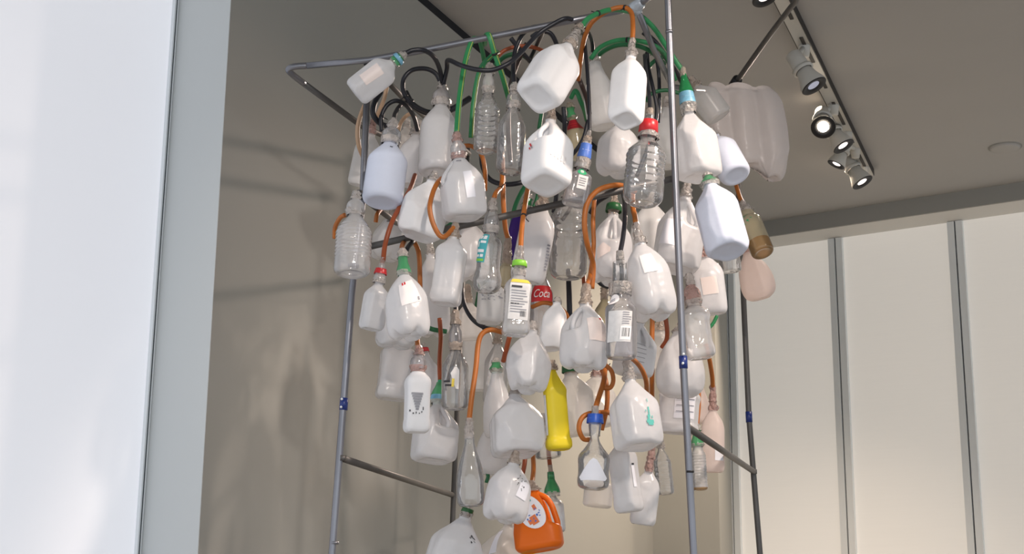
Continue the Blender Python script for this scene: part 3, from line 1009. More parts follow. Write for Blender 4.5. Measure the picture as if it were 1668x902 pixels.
B('clear bottle leaning left with a blue neck label and a round green sticker', 'square', 960, 214, 935, 338, 42, 3.96, 'clear_smoke', nf=.50, spin=12, neck='none', dent=.03,
  bands=[('neck_wrap', -.02, .14, .55, 'tape', None), ('neck_wrap', .14, .32, 1.0, 'tape_tan', None), ('cut_bottle_top', .3, 1.02, (1.1, 1.9), 'clear_milky', None), ('neck_label', .36, .74, (1.42, 1.75), 'blue', 'blue label with white marks', [('bars', [(-.4, -.5, -.25, .4), (-.1, .0, .05, .5), (.2, -.1, .34, .45), (-.12, -.4, .3, -.34)], 'white_ink', 90, .025, 8)]), ('neck_tape', .76, 1.04, (1.85, 1.95), 'tape', None)],
  stickers=[ST(8, .16, 52, .22, 'green', shape='ellipse', name='round_sticker', label='green round sticker', bars=[('white_ink', [(-.2, -.2, .2, -.1), (-.22, -.02, .22, .06), (-.16, .14, .16, .22)])]),
            ST(16, .46, 44, .36, 'sticker_g', bars=[('grey_ink', lines(4, -.36, .36, -.3, .2, .05, 4))])])
B('soda bottle with a dark red label hanging behind the white handled jug', 'soda', 928, 170, 944, 262, 38, 4.40, 'olive_clear', nf=.24, neck='cone', bell='green_pale', nmat='tape_tan',
  stickers=[ST(0, .22, 150, .26, 'dred', bars=[('red', lines(2, -.3, .3, -.1, .15, .08))])])
B('big clear bottle with a red neck band and a hose end inside', 'pet', 1059, 178, 1046, 338, 66, 3.88, 'clear', dy=.02, nf=.30, neck='none', ribs=(.18, .72, 7, .035), inner=(.72, 'black_h'), name='soda_bottle',
  bands=[('neck_wrap', -.02, .24, .52, 'tape_tan', None), ('cut_bottle_top', .20, 1.03, (.6, 1.25), 'clear', None), ('neck_band', .44, .86, 1.22, 'red', 'red band with white marks', [('bars', [(-.5, .25, .5, .40), (-.5, .44, .2, .5)], 'white_ink', 60, .008, 30)]), ('neck_tape', .86, 1.04, (1.3, 1.4), 'tape', None)],
  stickers=[dict(th=20, v=.46, w=34, h=.62, bars=[('clear_milky', [(-.5, -.5 + .17 * k, .5, -.38 + .17 * k) for k in range(6)])])])
B('large frosted jug half hidden left of the red banded clear bottle', 'jug_soft', 1012, 190, 1004, 292, 72, 4.26, 'hdpe', spin=30, nf=.12, dent=.06)
B('frosted jug with a green neck and blue white band right of the front pole', 'jug', 1112, 112, 1138, 296, 76, 4.16, 'hdpe', dy=.04, spin=48, nf=.40, neck='none', dent=.08, crease=.1, shear=.0,
  bands=[('neck_wrap', -.02, .18, .6, 'tape_tan', None), ('cut_bottle_top', .14, .62, (.62, 1.5), 'green_clear', 'green clear cut bottle top'), ('neck_band', .58, .84, (1.5, 1.68), 'lblue', 'pale blue band with white print', [('bars', [(-.5, -.3, -.2, -.1), (-.1, -.34, .3, -.2), (-.4, .1, .4, .2), (.36, -.3, .5, .0)], 'white_ink', 110, .02, 0)]), ('neck_tape', .84, 1.06, (1.7, 1.5), 'tape', None)])
B('opaque white bottle slanting down right with its round base showing', 'round', 1158, 212, 1199, 286, 52, 4.42, 'blue_white', dy=.10, nf=.16, drop=0)
B('wide lumpy three lobed jug under the black joint of the right bar', 'slab', 1206, 140, 1222, 268, 134, 4.70, 'slab', nf=.02, neck='none', spin=8, name='plastic_jug', drop=0, dent=.05, crease=.025)
B('small hazy bottle end sticking out left of the three lobed jug', 'round', 1126, 128, 1172, 196, 46, 4.48, 'haze', nf=.2, nmat='tape_tan')
B('bluish white dented bottle with a green neck right of the front pole', 'round', 1152, 284, 1186, 412, 72, 4.02, 'blue_white', dy=.09, nf=.13, neck='cone', bell='green_pale', name='bleach_bottle', dent=.05, crease=.06, drop=.04)
B('small amber based bottle with green marks leaning outside the right rear pole', 'slim', 1209, 330, 1243, 414, 38, 4.75, 'olive_clear', dy=.08, nf=.2, drop=.05, base=(.74, 'amber', 'amber lower end'),
  stickers=[dict(th=-20, v=.25, w=70, h=.3, bars=[('green', specks(9, 5, .4, .10))])])
B('pinkish soft bag shaped jug hanging outside the right rear pole', 'bag', 1216, 402, 1240, 492, 58, 5.0, 'pink', nf=.10, nmat='tape_red', name='plastic_jug', dent=.07, ry=.7)
B('small clear bottle end below the bluish white dented bottle', 'round', 1184, 386, 1190, 446, 36, 4.5, 'clear', nf=.25, nmat='tape')
B('large frosted jug with a square shoulder right behind the front pole', 'jug', 1121, 292, 1100, 446, 78, 4.26, 'hdpe', dy=.03, spin=14, nf=.20, neck='wrap', handle=42, dent=.03, stickers=[ST(-24, .62, 44, .34, 'sticker_w', rot=8)])
B('round shouldered frosted jug with a square white sticker left of the front pole', 'jug_soft', 1036, 366, 1068, 524, 78, 3.90, 'hdpe', dy=.04, spin=25, nf=.20, nmat='tape', dent=.05, stickers=[ST(12, .38, 38, .26, 'sticker', rot=-6), dict(th=-6, v=.05, w=26, h=.02, bars=[('grey_ink', [(-.5, -.5, .5, .3)])])])
B('frosted oval bottle with a plain label between the two right poles', 'oval', 1146, 384, 1160, 516, 52, 4.42, 'hdpe', nf=.26, neck='wrap', nmat='tape_red', stickers=[ST(2, .55, 52, .3, 'sticker_pk', rot=-3, name='label')])
# ---- left, second row
B('hazy clear ribbed bottle in front of the left pole', 'round', 580, 314, 573, 452, 60, 3.98, 'clear_milky', dy=.03, nf=.24, neck='bell', bell='clear_milky', ribs=(.2, .8, 10, .035), stickers=[dict(th=3, v=.955, w=50, h=.1, bars=[('grey_ink', [(-.3 + .12 * k, -.3 + .06 * abs(k - 2.5), -.26 + .12 * k, .4) for k in range(6)])])])
B('frosted square jug behind the white faceted jug by the left middle bar', 'jug_soft', 642, 336, 628, 428, 54, 4.74, 'hdpe', nf=.18, spin=20, stickers=[dict(th=-10, v=.2, w=30, h=.03, bars=[('ink', [(-.5, -.4, .5, .3)])])])
B('plain frosted flat jug below the sticker jug with the looped orange hose', 'tall_square', 742, 366, 724, 500, 53, 3.96, 'hdpe', nf=.17, spin=-16, neck='wrap', nmat='tape_tan', name='milk_jug', dent=.04)
B('wide frosted jug behind the plain flat jug', 'jug_soft', 766, 352, 768, 462, 62, 4.38, 'hdpe', nf=.1, spin=12, dent=.06)
B('clear waisted bottle with a teal label and white letters', 'sport', 803, 326, 792, 480, 47, 3.96, 'clear', nf=.32, neck='bell', bell='clear', nmat='tape',
  stickers=[ST(-40, .34, 56, .46, 'teal', rot=8, name='label', label='teal label with white letters', bars=[('white_ink', [(-.40, -.42, -.08, -.30), (.0, -.44, .34, -.30), (-.38, -.2, -.26, -.02), (-.16, -.24, .36, -.16), (-.40, .06, .3, .16), (-.4, .24, -.1, .32), (.0, .22, .30, .32)]), ('lime', [(-.45, .38, .4, .46)])])])
B('frosted bottle with grey printed marks under the waisted clear bottle', 'square', 802, 450, 797, 530, 44, 4.14, 'hdpe_thin', nf=.08, spin=10, stickers=[dict(th=0, v=.36, w=100, h=.4, bars=[('grey_ink', specks(46, 8, .42, .06))])])
B('narrow bottle with a tan taped neck behind the lime banded one', 'slim', 828, 388, 822, 470, 24, 4.2, 'olive_clear', nf=.5, nmat='tape_tan')
B('square clear bottle with a lime green band and a long fact label', 'tall_square', 848, 404, 839, 550, 46, 3.82, 'clear_milky', nf=.30, spin=6, neck='wrap', nmat='tape', bands=[('lime_band', .50, .72, 1.30, 'lime', 'lime green band')], ribs=None,
  stickers=[ST(8, .46, 76, .66, 'sticker_g', name='fact_label', rot=1, label='white fact label with a yellow top edge', bars=[('yel_ink', [(-.5, -.5, .5, -.41)]), ('ink', [(-.42, -.33, .1, -.28)]), ('grey_ink', lines(9, -.42, .42, -.22, .3, .022, 9)), ('ink', [(-.42, .10, .0, .13)] + barcode(.1, .42, .28, .42, 7))])])
B('frosted oval bottle with black print down its side, leaning left of the big clear one', 'oval', 890, 300, 858, 464, 58, 4.14, 'hdpe', nf=.22, nmat='tape_tan', spin=-12, stickers=[dict(th=46, v=.68, w=30, h=.34, rot=-4, bars=[('grey_ink', lines(9, -.3, .4, -.48, .44, .06, 12, .6))])])
B('dark purple bottle mostly hidden behind the orange hose', 'oval', 862, 318, 838, 425, 40, 4.48, 'purple', nf=.18, neck='cone', bell='green_clear')
B('big clear round bottle with a dark hose end inside, centre', 'pet', 928, 312, 925, 458, 62, 4.24, 'clear', nf=.06, neck='wrap', ribs=(.1, .5, 4, .05), inner=(.34, 'black_h'), name='soda_bottle')
B('frosted jug with a heart shaped white sticker and a dark green neck band', 'jug_soft', 1001, 318, 992, 466, 70, 4.20, 'hdpe', dy=.03, spin=40, nf=.22, neck='wrap', nmat='tape_tan', handle=8, dent=.03, bands=[('green_band', .50, .88, 1.5, 'dgreen', 'dark green band')],
  stickers=[ST(-22, .60, 46, .34, 'sticker_pk', shape=[(-.5, -.5), (0, -.22), (.5, -.46), (.44, .2), (.06, .36), (-.4, .5)])])
B('smoky clear bottle with a peeling paper label and barcode', 'slim', 1010, 410, 1012, 588, 51, 3.80, 'clear_smoke', nf=.40, neck='none', dent=.02, inner=(.5, 'black_h'),
  bands=[('neck_wrap', -.02, .3, .40, 'tape', None), ('cut_bottle_top', .24, .78, .82, 'clear', None), ('neck_tape', .74, 1.04, 1.25, 'tape', None)],
  stickers=[ST(-6, .55, 92, .48, 'sticker_g', skew=-.12, name='paper_label', bars=[('grey_ink', lines(6, .1, .46, -.46, -.1, .03, 2)), ('white_ink', [(.06, .0, .48, .44)]), ('ink', barcode(.12, .44, .06, .34, 9))]), ST(-36, .12, 60, .16, 'sticker', rot=-12, shape='ellipse', bars=[('grey_ink', lines(2, -.35, .3, -.05, .12, .07, 6))])])
B('wide frosted jug with a hollow handle and a large square sticker, centre', 'jug_soft', 955, 466, 950, 608, 78, 3.90, 'hdpe', dy=.03, spin=45, nf=.22, neck='wrap', nmat='tape_tan', handle=-40, dent=.04, crease=.08, tipr=.012,
  stickers=[ST(36, .46, 56, .36, 'sticker_pk', rot=-8, bars=[('red', [(.3, -.5, .48, -.42)])])])
B('small white bottle tilted beside the wide centre jug, hollow side shown', 'oval', 908, 488, 897, 572, 40, 4.12, 'white', dy=.05, nf=.06, spin=-25, dimples=[(-14, .38, 50, .3, .1)], shear=-.05)
# ---- left, third row
B('small milky bottle with a red neck band left of the green necked jug', 'square', 624, 420, 604, 540, 42, 4.00, 'hdpe', nf=.34, spin=24, neck='none', dent=.03, bands=[('neck_wrap', -.02, .3, .6, 'tape_red', None), ('cut_bottle_top', .24, 1.04, (.8, 1.7), 'clear_milky', None), ('neck_band', .46, .68, (1.5, 1.75), 'red', 'red band with white lettering', [('text', 'Coke', 'white_ink', 60, .0075, 8)]), ('neck_tape', .86, 1.06, (1.7, 1.8), 'tape', None)])
B('frosted jug with a pale green neck and a folded sticker, left side', 'jug_soft', 655, 408, 667, 556, 70, 3.92, 'hdpe', dy=.03, spin=30, nf=.26, neck='cone', bell='green_pale', nmat='tape',
  stickers=[ST(10, .40, 58, .36, 'sticker', rot=-18, skew=-.2, bars=[('red', [(-.3, -.5, -.06, -.38)]), ('grey_ink', [(.36, .3, .46, .44)])]), dict(th=-4, v=.04, w=36, h=.02, bars=[('grey_ink', [(-.5, -.5, .5, .3)])])])
B('frosted jug behind the green necked jug at the left edge of the cluster', 'jug_soft', 650, 492, 643, 572, 66, 4.36, 'hdpe', nf=.08, spin=8)
B('plain frosted box shaped jug hanging lowest at the left edge', 'tall_square', 652, 552, 640, 656, 60, 4.58, 'hdpe', nf=.04, spin=8, name='milk_jug')
B('white flat bottle with a grey triangle print below the left cluster', 'tall_square', 682, 566, 678, 708, 44, 4.00, 'white', nf=.24, spin=14, neck='bell', bell='clear_smoke', nmat='tape_red', name='milk_jug',
  stickers=[dict(th=2, v=.56, w=62, h=.36, bars=[('grey_ink', [(-.4 + .05 * k, -.4 + .11 * k, .4 - .05 * k, -.32 + .11 * k) for k in range(7)]), ('ink', [(-.5, .34, -.42, .42), (-.3, .46, -.22, .52), (-.1, .42, -.04, .5), (.12, .46, .2, .5), (.3, .38, .36, .46), (.4, .2, .46, .34)])])])
B('rounded frosted bottle behind the white flat one, red cap bit at its neck', 'tear', 688, 562, 702, 648, 50, 4.52, 'hdpe', nf=.16, bands=[('neck_band', .4, .9, 1.1, 'red', 'small red piece')])
B('frosted jug with a green neck and blue band left of the rear pole', 'jug', 717, 620, 705, 758, 76, 4.28, 'hdpe', dy=.03, spin=20, nf=.28, neck='none', handle=38, dent=.02, bands=[('neck_wrap', -.02, .2, .5, 'green', None), ('cut_bottle_top', .1, .74, (.7, 1.5), 'green_pale', 'pale green cut bottle top'), ('neck_band', .68, .90, (1.5, 1.62), 'lblue', 'blue band with dark letters', [('bars', [(-.5 + .16 * k, -.5, -.4 + .16 * k, .5) for k in range(6)], 'dblue', 100, .008, -10)]), ('neck_tape', .9, 1.05, (1.6, 1.5), 'tape', None)])
B('clear round bottle with a torn yellow printed label beside the rear left pole', 'round', 742, 508, 741, 670, 44, 4.10, 'clear', nf=.36, neck='bell', bell='clear_smoke', nmat='tape_tan', inner=(.72, 'black_h'), stickers=[ST(-18, .46, 74, .5, 'sticker_g', rot=4, shape=[(-.4, -.5), (.1, -.36), (.46, -.1), (.5, .5), (-.46, .46), (-.2, .2), (-.5, .02), (-.1, -.1)], bars=[('yel_ink', [(.1, .18, .24, .44)]), ('ink', [(-.4, .24, .0, .30), (-.3, .36, .1, .42)])])])
B('clear milk bottle with a ragged white label round its lower half', 'tear', 764, 684, 767, 828, 46, 3.98, 'clear', nf=.20, neck='wrap', nmat='tape', stickers=[ST(0, .80, 168, .34, 'sticker_w', name='torn_label', label='ragged white label', shape=[(-.5, .5), (-.5, .06), (-.38, -.1), (-.3, .16), (-.16, .02), (-.06, .3), (.1, -.2), (.26, -.5), (.42, -.3), (.5, -.1), (.5, .5)])])
# ---- centre, lower
B('frosted jug with a bright ridge right below the lime banded bottle', 'jug_soft', 868, 526, 857, 642, 73, 3.98, 'hdpe', dy=.04, spin=42, nf=.12, dent=.05, crease=.12)
B('large crumpled frosted jug with a sharp bottom fold, centre left', 'jug', 838, 632, 845, 748, 88, 4.02, 'hdpe', dy=.03, spin=18, nf=.10, dent=.06, crease=.13)
B('tall frosted bottle with a pale green neck behind the crumpled jug', 'tear', 808, 586, 812, 716, 48, 4.36, 'hdpe', nf=.12, neck='cone', bell='green_pale')
B('smooth frosted bottle left of the crumpled jug, no label', 'bag', 803, 680, 800, 778, 54, 4.48, 'hdpe', nf=.1)
B('bright yellow bottle upright in the lower centre', 'yellow', 900, 590, 911, 736, 44, 4.00, 'yellow', dy=.01, nf=.08, spin=18, neck='wrap', nmat='tape_tan', ry=.72, stickers=[ST(-62, .58, 34, .5, 'sticker_g', name='label')])
B('hazy crinkled bottle with a dark neck label right of the yellow bottle', 'round', 928, 594, 940, 716, 66, 4.54, 'haze', nf=.12, dent=.08, crease=.12, neck='wrap', nmat='tape_tan', bands=[('neck_label', .1, .9, 1.3, 'dgreen', 'dark neck label')])
B('hazy crumpled jug behind the orange hose bunch', 'jug_soft', 972, 596, 970, 700, 66, 4.66, 'haze', nf=.16, dent=.06, crease=.1, nmat='tape_red')
B('frosted jug with a green stain on its right side', 'jug', 1022, 590, 1042, 736, 82, 3.92, 'hdpe', dy=.04, spin=28, nf=.2, neck='wrap', nmat='tape', dent=.05, tipr=.012, stickers=[dict(th=38, v=.58, w=34, h=.5, bars=[('teal_ink', [(-.3, .24, .3, .34), (-.2, .32, .24, .40), (-.06, -.14, .06, .16), (-.2, .1, .0, .26), (.06, -.4, .12, -.3), (.18, .12, .26, .2), (-.3, -.04, -.24, .02)])])])
B('white jug with a hollow handle hanging behind the smoky barcode bottle', 'jug', 1044, 516, 1029, 618, 68, 4.2, 'white', spin=30, nf=.1, handle=40, stickers=[dict(th=20, v=.62, w=50, h=.4, bars=[('grey_ink', lines(5, -.4, .4, -.4, .4, .02, 3))])])
B('wide frosted jug behind the blue taped joint of the front pole', 'bag', 1108, 528, 1108, 654, 80, 4.28, 'hdpe', nf=.1, ry=.8, dent=.04)
B('clear square soda bottle with a reddish neck right of the front pole', 'tall_square', 1122, 448, 1142, 588, 50, 4.10, 'clear_milky', nf=.34, spin=14, neck='bell', bell='tape_red', nmat='tape', dimples=[(0, .55, 22, .24, .06), (70, .55, 22, .24, .06)])
B('white square jug with raised lines low behind the front pole', 'tall_square', 1110, 616, 1103, 712, 68, 4.45, 'hdpe', nf=.12, ry=.7, spin=-18, name='milk_jug', stickers=[ST(10, .48, 60, .5, 'sticker_w', off=.0012, bars=[('grey_ink', [(-.4, -.3, .4, -.27), (-.4, -.05, .4, -.02), (-.4, .2, .4, .23)])])])
B('pinkish bottle half seen just right of the front pole behind an orange hose', 'tear', 1140, 612, 1136, 692, 38, 4.84, 'pink', nf=.16)
B('pinkish translucent bottle hanging alone left of the wall edge at right', 'oval', 1161, 630, 1161, 772, 38, 4.70, 'pink', nf=.26, neck='wrap', nmat='tape_red', stickers=[ST(30, .72, 40, .22, 'sticker_w')])
B('narrow ribbed glass bottle with a green top and an amber base', 'slim', 1134, 690, 1141, 800, 25, 4.56, 'clear_milky', nf=.32, neck='cone', bell='green_pale', nmat='tape', name='glass_bottle', ribs=(.15, .92, 12, .05), base=(.95, 'amber', 'amber glass base'))
B('clear bottle with a deep blue neck band and a white triangle sticker', 'soda', 970, 662, 966, 802, 52, 3.96, 'clear', nf=.34, neck='none', bands=[('neck_wrap', -.02, .3, .8, 'tape', None), ('blue_band', .28, .60, (1.75, 1.95), 'dblue', 'deep blue band with white lettering', [('text', 'eco', 'white_ink', 40, .012, -46), ('bars', [(-.3, -.4, .3, -.1), (-.2, .1, .4, .3)], 'white_ink', 30, .012, 40)]), ('cut_bottle_top', .58, 1.05, (1.5, 1.25), 'clear', None)],
  stickers=[ST(-2, .66, 112, .40, 'sticker_w', shape=[(0, -.5), (.12, -.42), (.5, .38), (.42, .5), (-.42, .5), (-.5, .36), (-.1, -.4)], label='white triangle sticker')])
B('small hazy bottle end below the white triangle sticker bottle', 'round', 978, 770, 972, 830, 48, 4.3, 'haze', nf=.1, nmat='tape', dent=.05)
B('frosted upright jug with a narrow white flash, lowest right of centre', 'tall_square', 1008, 708, 1026, 838, 50, 4.02, 'hdpe', nf=.10, spin=-30, name='milk_jug', dent=.04, stickers=[ST(44, .5, 22, .34, 'sticker_w', bars=[('ink', [(-.4, -.5, .4, -.42)])])])
B('frosted bottle with a crumpled clear neck behind the lowest right upright jug', 'oval', 1062, 728, 1046, 858, 42, 4.26, 'hdpe', nf=.30, neck='wrap', nmat='tape_red', dent=.06)
B('clear blistered bottle at the lower right of the cluster', 'round', 1075, 716, 1084, 808, 30, 4.42, 'clear', nf=.14, ribs=(.15, .9, 8, .05), dent=.05)
B('frosted jug with black specks and a small square sticker, low centre', 'jug_soft', 840, 738, 820, 856, 74, 3.96, 'hdpe', dy=.02, spin=36, nf=.14, nmat='tape_tan', dent=.04, stickers=[ST(42, .48, 34, .3, 'sticker_w', rot=14), dict(th=30, v=.36, w=40, h=.34, rot=30, bars=[('ink', specks(18, 4, .4, .06))])])
B('large frosted jug cut by the lower edge below the rear left pole', 'jug', 764, 824, 724, 962, 90, 4.06, 'hdpe', dy=.0, spin=20, nf=.13, dent=.03, bands=[('neck_label', .25, .62, 1.0, 'dgreen', 'green and red printed neck wrap', [('bars', [(-.5, -.5, -.15, .5)], 'red', 90, .014, -20)])], stickers=[dict(th=34, v=.28, w=24, h=.12, rot=40, bars=[('ink', specks(7, 3, .4, .16))])])
B('frosted jug with a pale strip cut by the lower edge, left of the orange jug', 'jug', 834, 838, 806, 980, 84, 4.26, 'haze', spin=30, nf=.12, dent=.03, stickers=[ST(-38, .28, 22, .34, 'sticker_w', rot=-18)])
B('orange detergent jug with a round handle and a scraped pale label', 'det', 866, 786, 880, 898, 80, 4.12, 'orange_p', dy=.03, nf=.12, spin=-12, neck='wrap', nmat='tape_tan', name='detergent_jug', handle=78, drop=.03,
  stickers=[ST(-14, .40, 62, .60, 'sticker_w', shape='ellipse', rot=-24, name='label', label='scraped pale label with orange and blue print', bars=[('org_ink', [(-.2, .1, .06, .36), (-.3, .16, -.1, .3), (.1, -.16, .24, .0), (-.16, -.32, .0, -.26)]), ('blue', specks(12, 6, .3, .05)), ('teal', [(-.1, -.42, .06, -.36), (.1, -.36, .18, -.3)]), ('yel_ink', [(-.24, -.24, .0, -.2)])])])
B('clear bottle with a bright green top right of the orange jug', 'square', 896, 758, 905, 870, 34, 4.42, 'clear_milky', nf=.44, neck='none', bands=[('neck_wrap', -.02, .3, .62, 'tape_tan', None), ('hose_collar', .22, .44, 1.0, 'green_clear', None), ('cut_bottle_top', .42, .94, (1.0, 2.3), 'green_clear', 'bright green cut bottle top'), ('neck_tape', .9, 1.05, (2.3, 2.2), 'tape', None)])
B('clear bottle end showing below the yellow bottle', 'round', 886, 676, 894, 750, 42, 4.36, 'clear', nf=.2)
B('yellow bottle mostly below the frame, under the orange jug', 'yellow', 862, 880, 860, 1000, 34, 4.18, 'yellow', nf=.06, neck='none', spin=10)
# ---- seen through the gaps
B('pale frosted bottle behind the upper left pole beside the peach hose', 'oval', 609, 196, 586, 306, 42, 4.52, 'hdpe_thin', nf=.2, nmat='tape_red')
B('small hazy bottle between the bleach bottle and the slim leaning bottle', 'round', 664, 196, 656, 262, 34, 4.62, 'haze', nf=.2)
B('hazy frosted bottle seen behind the front pole at the top', 'tear', 1086, 160, 1084, 276, 46, 4.62, 'hdpe_thin', nf=.14)
B('dark cola bottle with a red label deep in the centre', 'round', 884, 424, 881, 560, 38, 4.46, 'clear_smoke', nf=.16, nmat='tape_tan', name='soda_bottle', stickers=[ST(0, .33, 118, .24, 'red', name='red_label', label='red label with white lettering', text=[('Coca', 'white_ink', .66, .5, .35)])])
B('hazy bottle behind the clear one with the torn yellow label', 'oval', 778, 500, 780, 640, 50, 4.72, 'hdpe_thin', nf=.14, nmat='tape_tan')
B('frosted jug behind the plain flat jug left of centre', 'jug_soft', 700, 396, 708, 552, 54, 4.56, 'hdpe', nf=.12, spin=12)
B('clear bottle with a taped neck left of the pale green necked tall bottle', 'round', 812, 534, 806, 660, 40, 4.62, 'clear_milky', nf=.2, nmat='tape_tan')
B('small hazy bottle with a tan neck right of the white handled jug', 'slim', 1076, 502, 1072, 606, 28, 4.66, 'haze', nf=.34, nmat='tape_tan')
B('tan taped small bottle behind the bottle with grey printed marks', 'round', 762, 466, 766, 556, 40, 4.58, 'haze', nf=.3, nmat='tape_tan')
B('frosted jug behind the big red banded clear bottle, middle right', 'jug_soft', 1062, 316, 1058, 430, 64, 4.44, 'hdpe_thin', nf=.12, spin=10)
B('hazy bottle with a tan taped neck behind the smoky barcode bottle', 'round', 984, 456, 986, 560, 36, 4.62, 'olive_clear', nf=.3, nmat='tape_tan')

# ================================================================== the hoses
HR = .0076


def hose(label, mat, pts, r=.0082, flat=1.0, tie=None, name=None, stripe=None):
    path = catmull([at(*p) for p in pts], 9)
    r *= .9
    o0 = path[0].copy()
    root = empty(name or 'rubber_hose', Matrix.Translation(o0))
    tag(root, label, 'hose', 'hoses')
    lp = [p - o0 for p in path]
    tube('hose_body', lp, r, mat, root, 12, flat)
    if stripe:
        off = Vector((r * .55, -r * flat * .95, 0))
        tube('stripe', [p + off for p in lp], r * .16, stripe, root, 6)
    if tie is not None:
        i = int(tie * (len(lp) - 2))
        a, b = lp[i], lp[i + 1]
        d = (b - a).normalized()
        tube('cable_tie', [a - d * .003, a + d * .003], r * 1.18, 'lamp_k', root, 10)
        u = d.orthogonal().normalized()
        tube('tie_tail', [a + u * r, a + u * (r + .018)], .0016, 'lamp_k', root, 6)
    return root


# green
hose('green yellow striped flat hose rising from the oblong sticker jug over the top bar', 'green_h', [(744, 216, 3.96), (748, 165, 4.02), (757, 105, 4.06), (768, 68, 4.08), (777, 61, 4.12), (783, 72, 4.18), (789, 100, 4.28), (797, 150, 4.4)], .0095, .45, stripe='line')
hose('green flat hose hanging just left of the clear ribbed bottle', 'green_h', [(767, 224, 4.24), (771, 170, 4.24), (781, 116, 4.22), (800, 92, 4.2), (812, 84, 4.28)], .0085, .5, stripe='line')
hose('green flat hose folded over the top bar, falling between the ribbed and smooth bottles', 'green_h', [(830, 165, 4.22), (818, 122, 4.12), (806, 88, 4.08), (797, 58, 4.06), (792, 56, 4.1), (789, 74, 4.2)], .0095, .45, tie=.42, stripe='line')
hose('thick green hose arching from the big tilted white jug over to the green necked jug', 'green_h', [(946, 46, 3.9), (960, 29, 3.92), (995, 16, 3.97), (1035, 22, 4.06), (1062, 42, 4.1), (1085, 75, 4.14), (1105, 106, 4.16), (1112, 114, 4.16)], .0088, tie=.22)
hose('dark green hose arching above the milky square jug, upper of two', 'green_h', [(962, 96, 4.3), (978, 77, 4.28), (1005, 66, 4.24), (1035, 66, 4.22), (1065, 74, 4.24), (1085, 92, 4.32), (1100, 130, 4.4)], .0085, tie=.45)
hose('dark green hose arching above the milky square jug, lower of two', 'dgreen_h', [(966, 104, 4.36), (980, 86, 4.34), (1005, 74, 4.3), (1035, 74, 4.28), (1060, 84, 4.3), (1082, 104, 4.38)], .0085)
hose('green hose crossing level behind the front pole at the top', 'dgreen_h', [(1052, 165, 4.44), (1062, 152, 4.44), (1085, 147, 4.44), (1108, 152, 4.44)], .0075)
hose('green hose loop bending down left of the front pole top', 'dgreen_h', [(1052, 128, 4.5), (1058, 108, 4.5), (1072, 96, 4.5), (1092, 92, 4.5), (1110, 112, 4.5), (1128, 150, 4.55)], .0080)
hose('green hose curving behind the big tilted white jug, left part', 'dgreen_h', [(806, 106, 4.36), (824, 92, 4.36), (845, 88, 4.36), (862, 98, 4.36), (880, 120, 4.4)], .0085)
hose('bright green hose curling right below the big tilted white jug', 'green_h', [(930, 160, 4.36), (938, 148, 4.34), (946, 165, 4.34), (952, 180, 4.38), (956, 196, 4.44)], .0085)
hose('dark green hose behind the smooth highlight bottle', 'dgreen_h', [(886, 130, 4.5), (884, 170, 4.5), (878, 210, 4.52)], .0075)
hose('short cut piece of green hose left of the torn yellow label bottle', 'dgreen_h', [(690, 528, 4.40), (704, 536, 4.40), (728, 540, 4.40)], .0085)
hose('green hose slanting behind the dark purple bottle', 'green_h', [(834, 372, 4.62), (838, 340, 4.60), (850, 312, 4.60), (868, 286, 4.60)], .0085)
hose('second green hose dropping right of the purple bottle', 'dgreen_h', [(872, 290, 4.66), (876, 318, 4.66), (866, 345, 4.66)], .0080)
hose('green hose end left of the tan taped small bottle', 'dgreen_h', [(768, 452, 4.7), (780, 470, 4.7), (776, 500, 4.7)], .0085)
hose('green hose scrap under the square soda bottle at right', 'green_h', [(1150, 540, 4.52), (1162, 526, 4.52), (1168, 514, 4.52)], .0065)
hose('green hose behind the white handled jug near the front pole', 'dgreen_h', [(1066, 528, 4.72), (1076, 516, 4.72), (1084, 508, 4.72), (1086, 545, 4.76)], .0085)
hose('green hose stub under the smooth unlabelled frosted bottle', 'dgreen_h', [(788, 762, 4.46), (795, 774, 4.46), (792, 786, 4.46)], .0065)
hose('dark green hose stub left of the pale green necked tall bottle', 'dgreen_h', [(783, 584, 4.78), (790, 596, 4.78), (795, 606, 4.78)], .0075)
hose('green hose slanting behind the plain flat jug', 'dgreen_h', [(722, 374, 4.28), (740, 362, 4.26), (760, 352, 4.26), (774, 346, 4.28)], .0085)
# orange
hose('orange hose bent over the joint and down to the milky square jug', 'orange_h', [(1030, 68, 3.88), (1031, 42, 3.9), (1028, 20, 3.94), (1014, 12, 3.96), (990, 18, 3.97), (965, 36, 4.0), (952, 62, 4.06), (946, 95, 4.12), (942, 130, 4.2)], .0082, tie=.36)
hose('orange hose loop between the white faceted jug and the oblong sticker jug', 'orange_h', [(742, 368, 3.96), (722, 386, 3.93), (708, 370, 3.93), (700, 340, 3.93), (705, 314, 3.95), (712, 299, 3.97), (719, 291, 4.03)], .0082)
hose('reddish orange hose slanting down to the small red banded bottle', 'brown_h', [(624, 424, 4.0), (628, 395, 4.02), (640, 358, 4.04), (658, 326, 4.14), (669, 305, 4.28), (676, 285, 4.36)], .0082)
hose('orange hose from the pale green necked jug up behind the faceted jug', 'orange_h', [(655, 410, 3.92), (655, 400, 4.1), (661, 388, 4.26), (668, 370, 4.36)], .0082)
hose('orange hose running down right of the folded sticker jug', 'orange_h', [(674, 392, 4.24), (682, 412, 4.24), (684, 450, 4.24), (684, 500, 4.24), (680, 545, 4.1), (681, 570, 4.0)], .0082)
hose('orange hose bend feeding the waisted bottle with the teal label', 'orange_h', [(803, 328, 3.96), (808, 314, 3.98), (817, 302, 4.10), (818, 270, 4.18), (816, 240, 4.24)], .0082, tie=.45)
hose('orange hose falling straight to the tan taped narrow bottle', 'orange_h', [(828, 390, 4.2), (823, 370, 4.18), (820, 330, 4.16), (819, 285, 4.16), (818, 250, 4.24)], .0085)
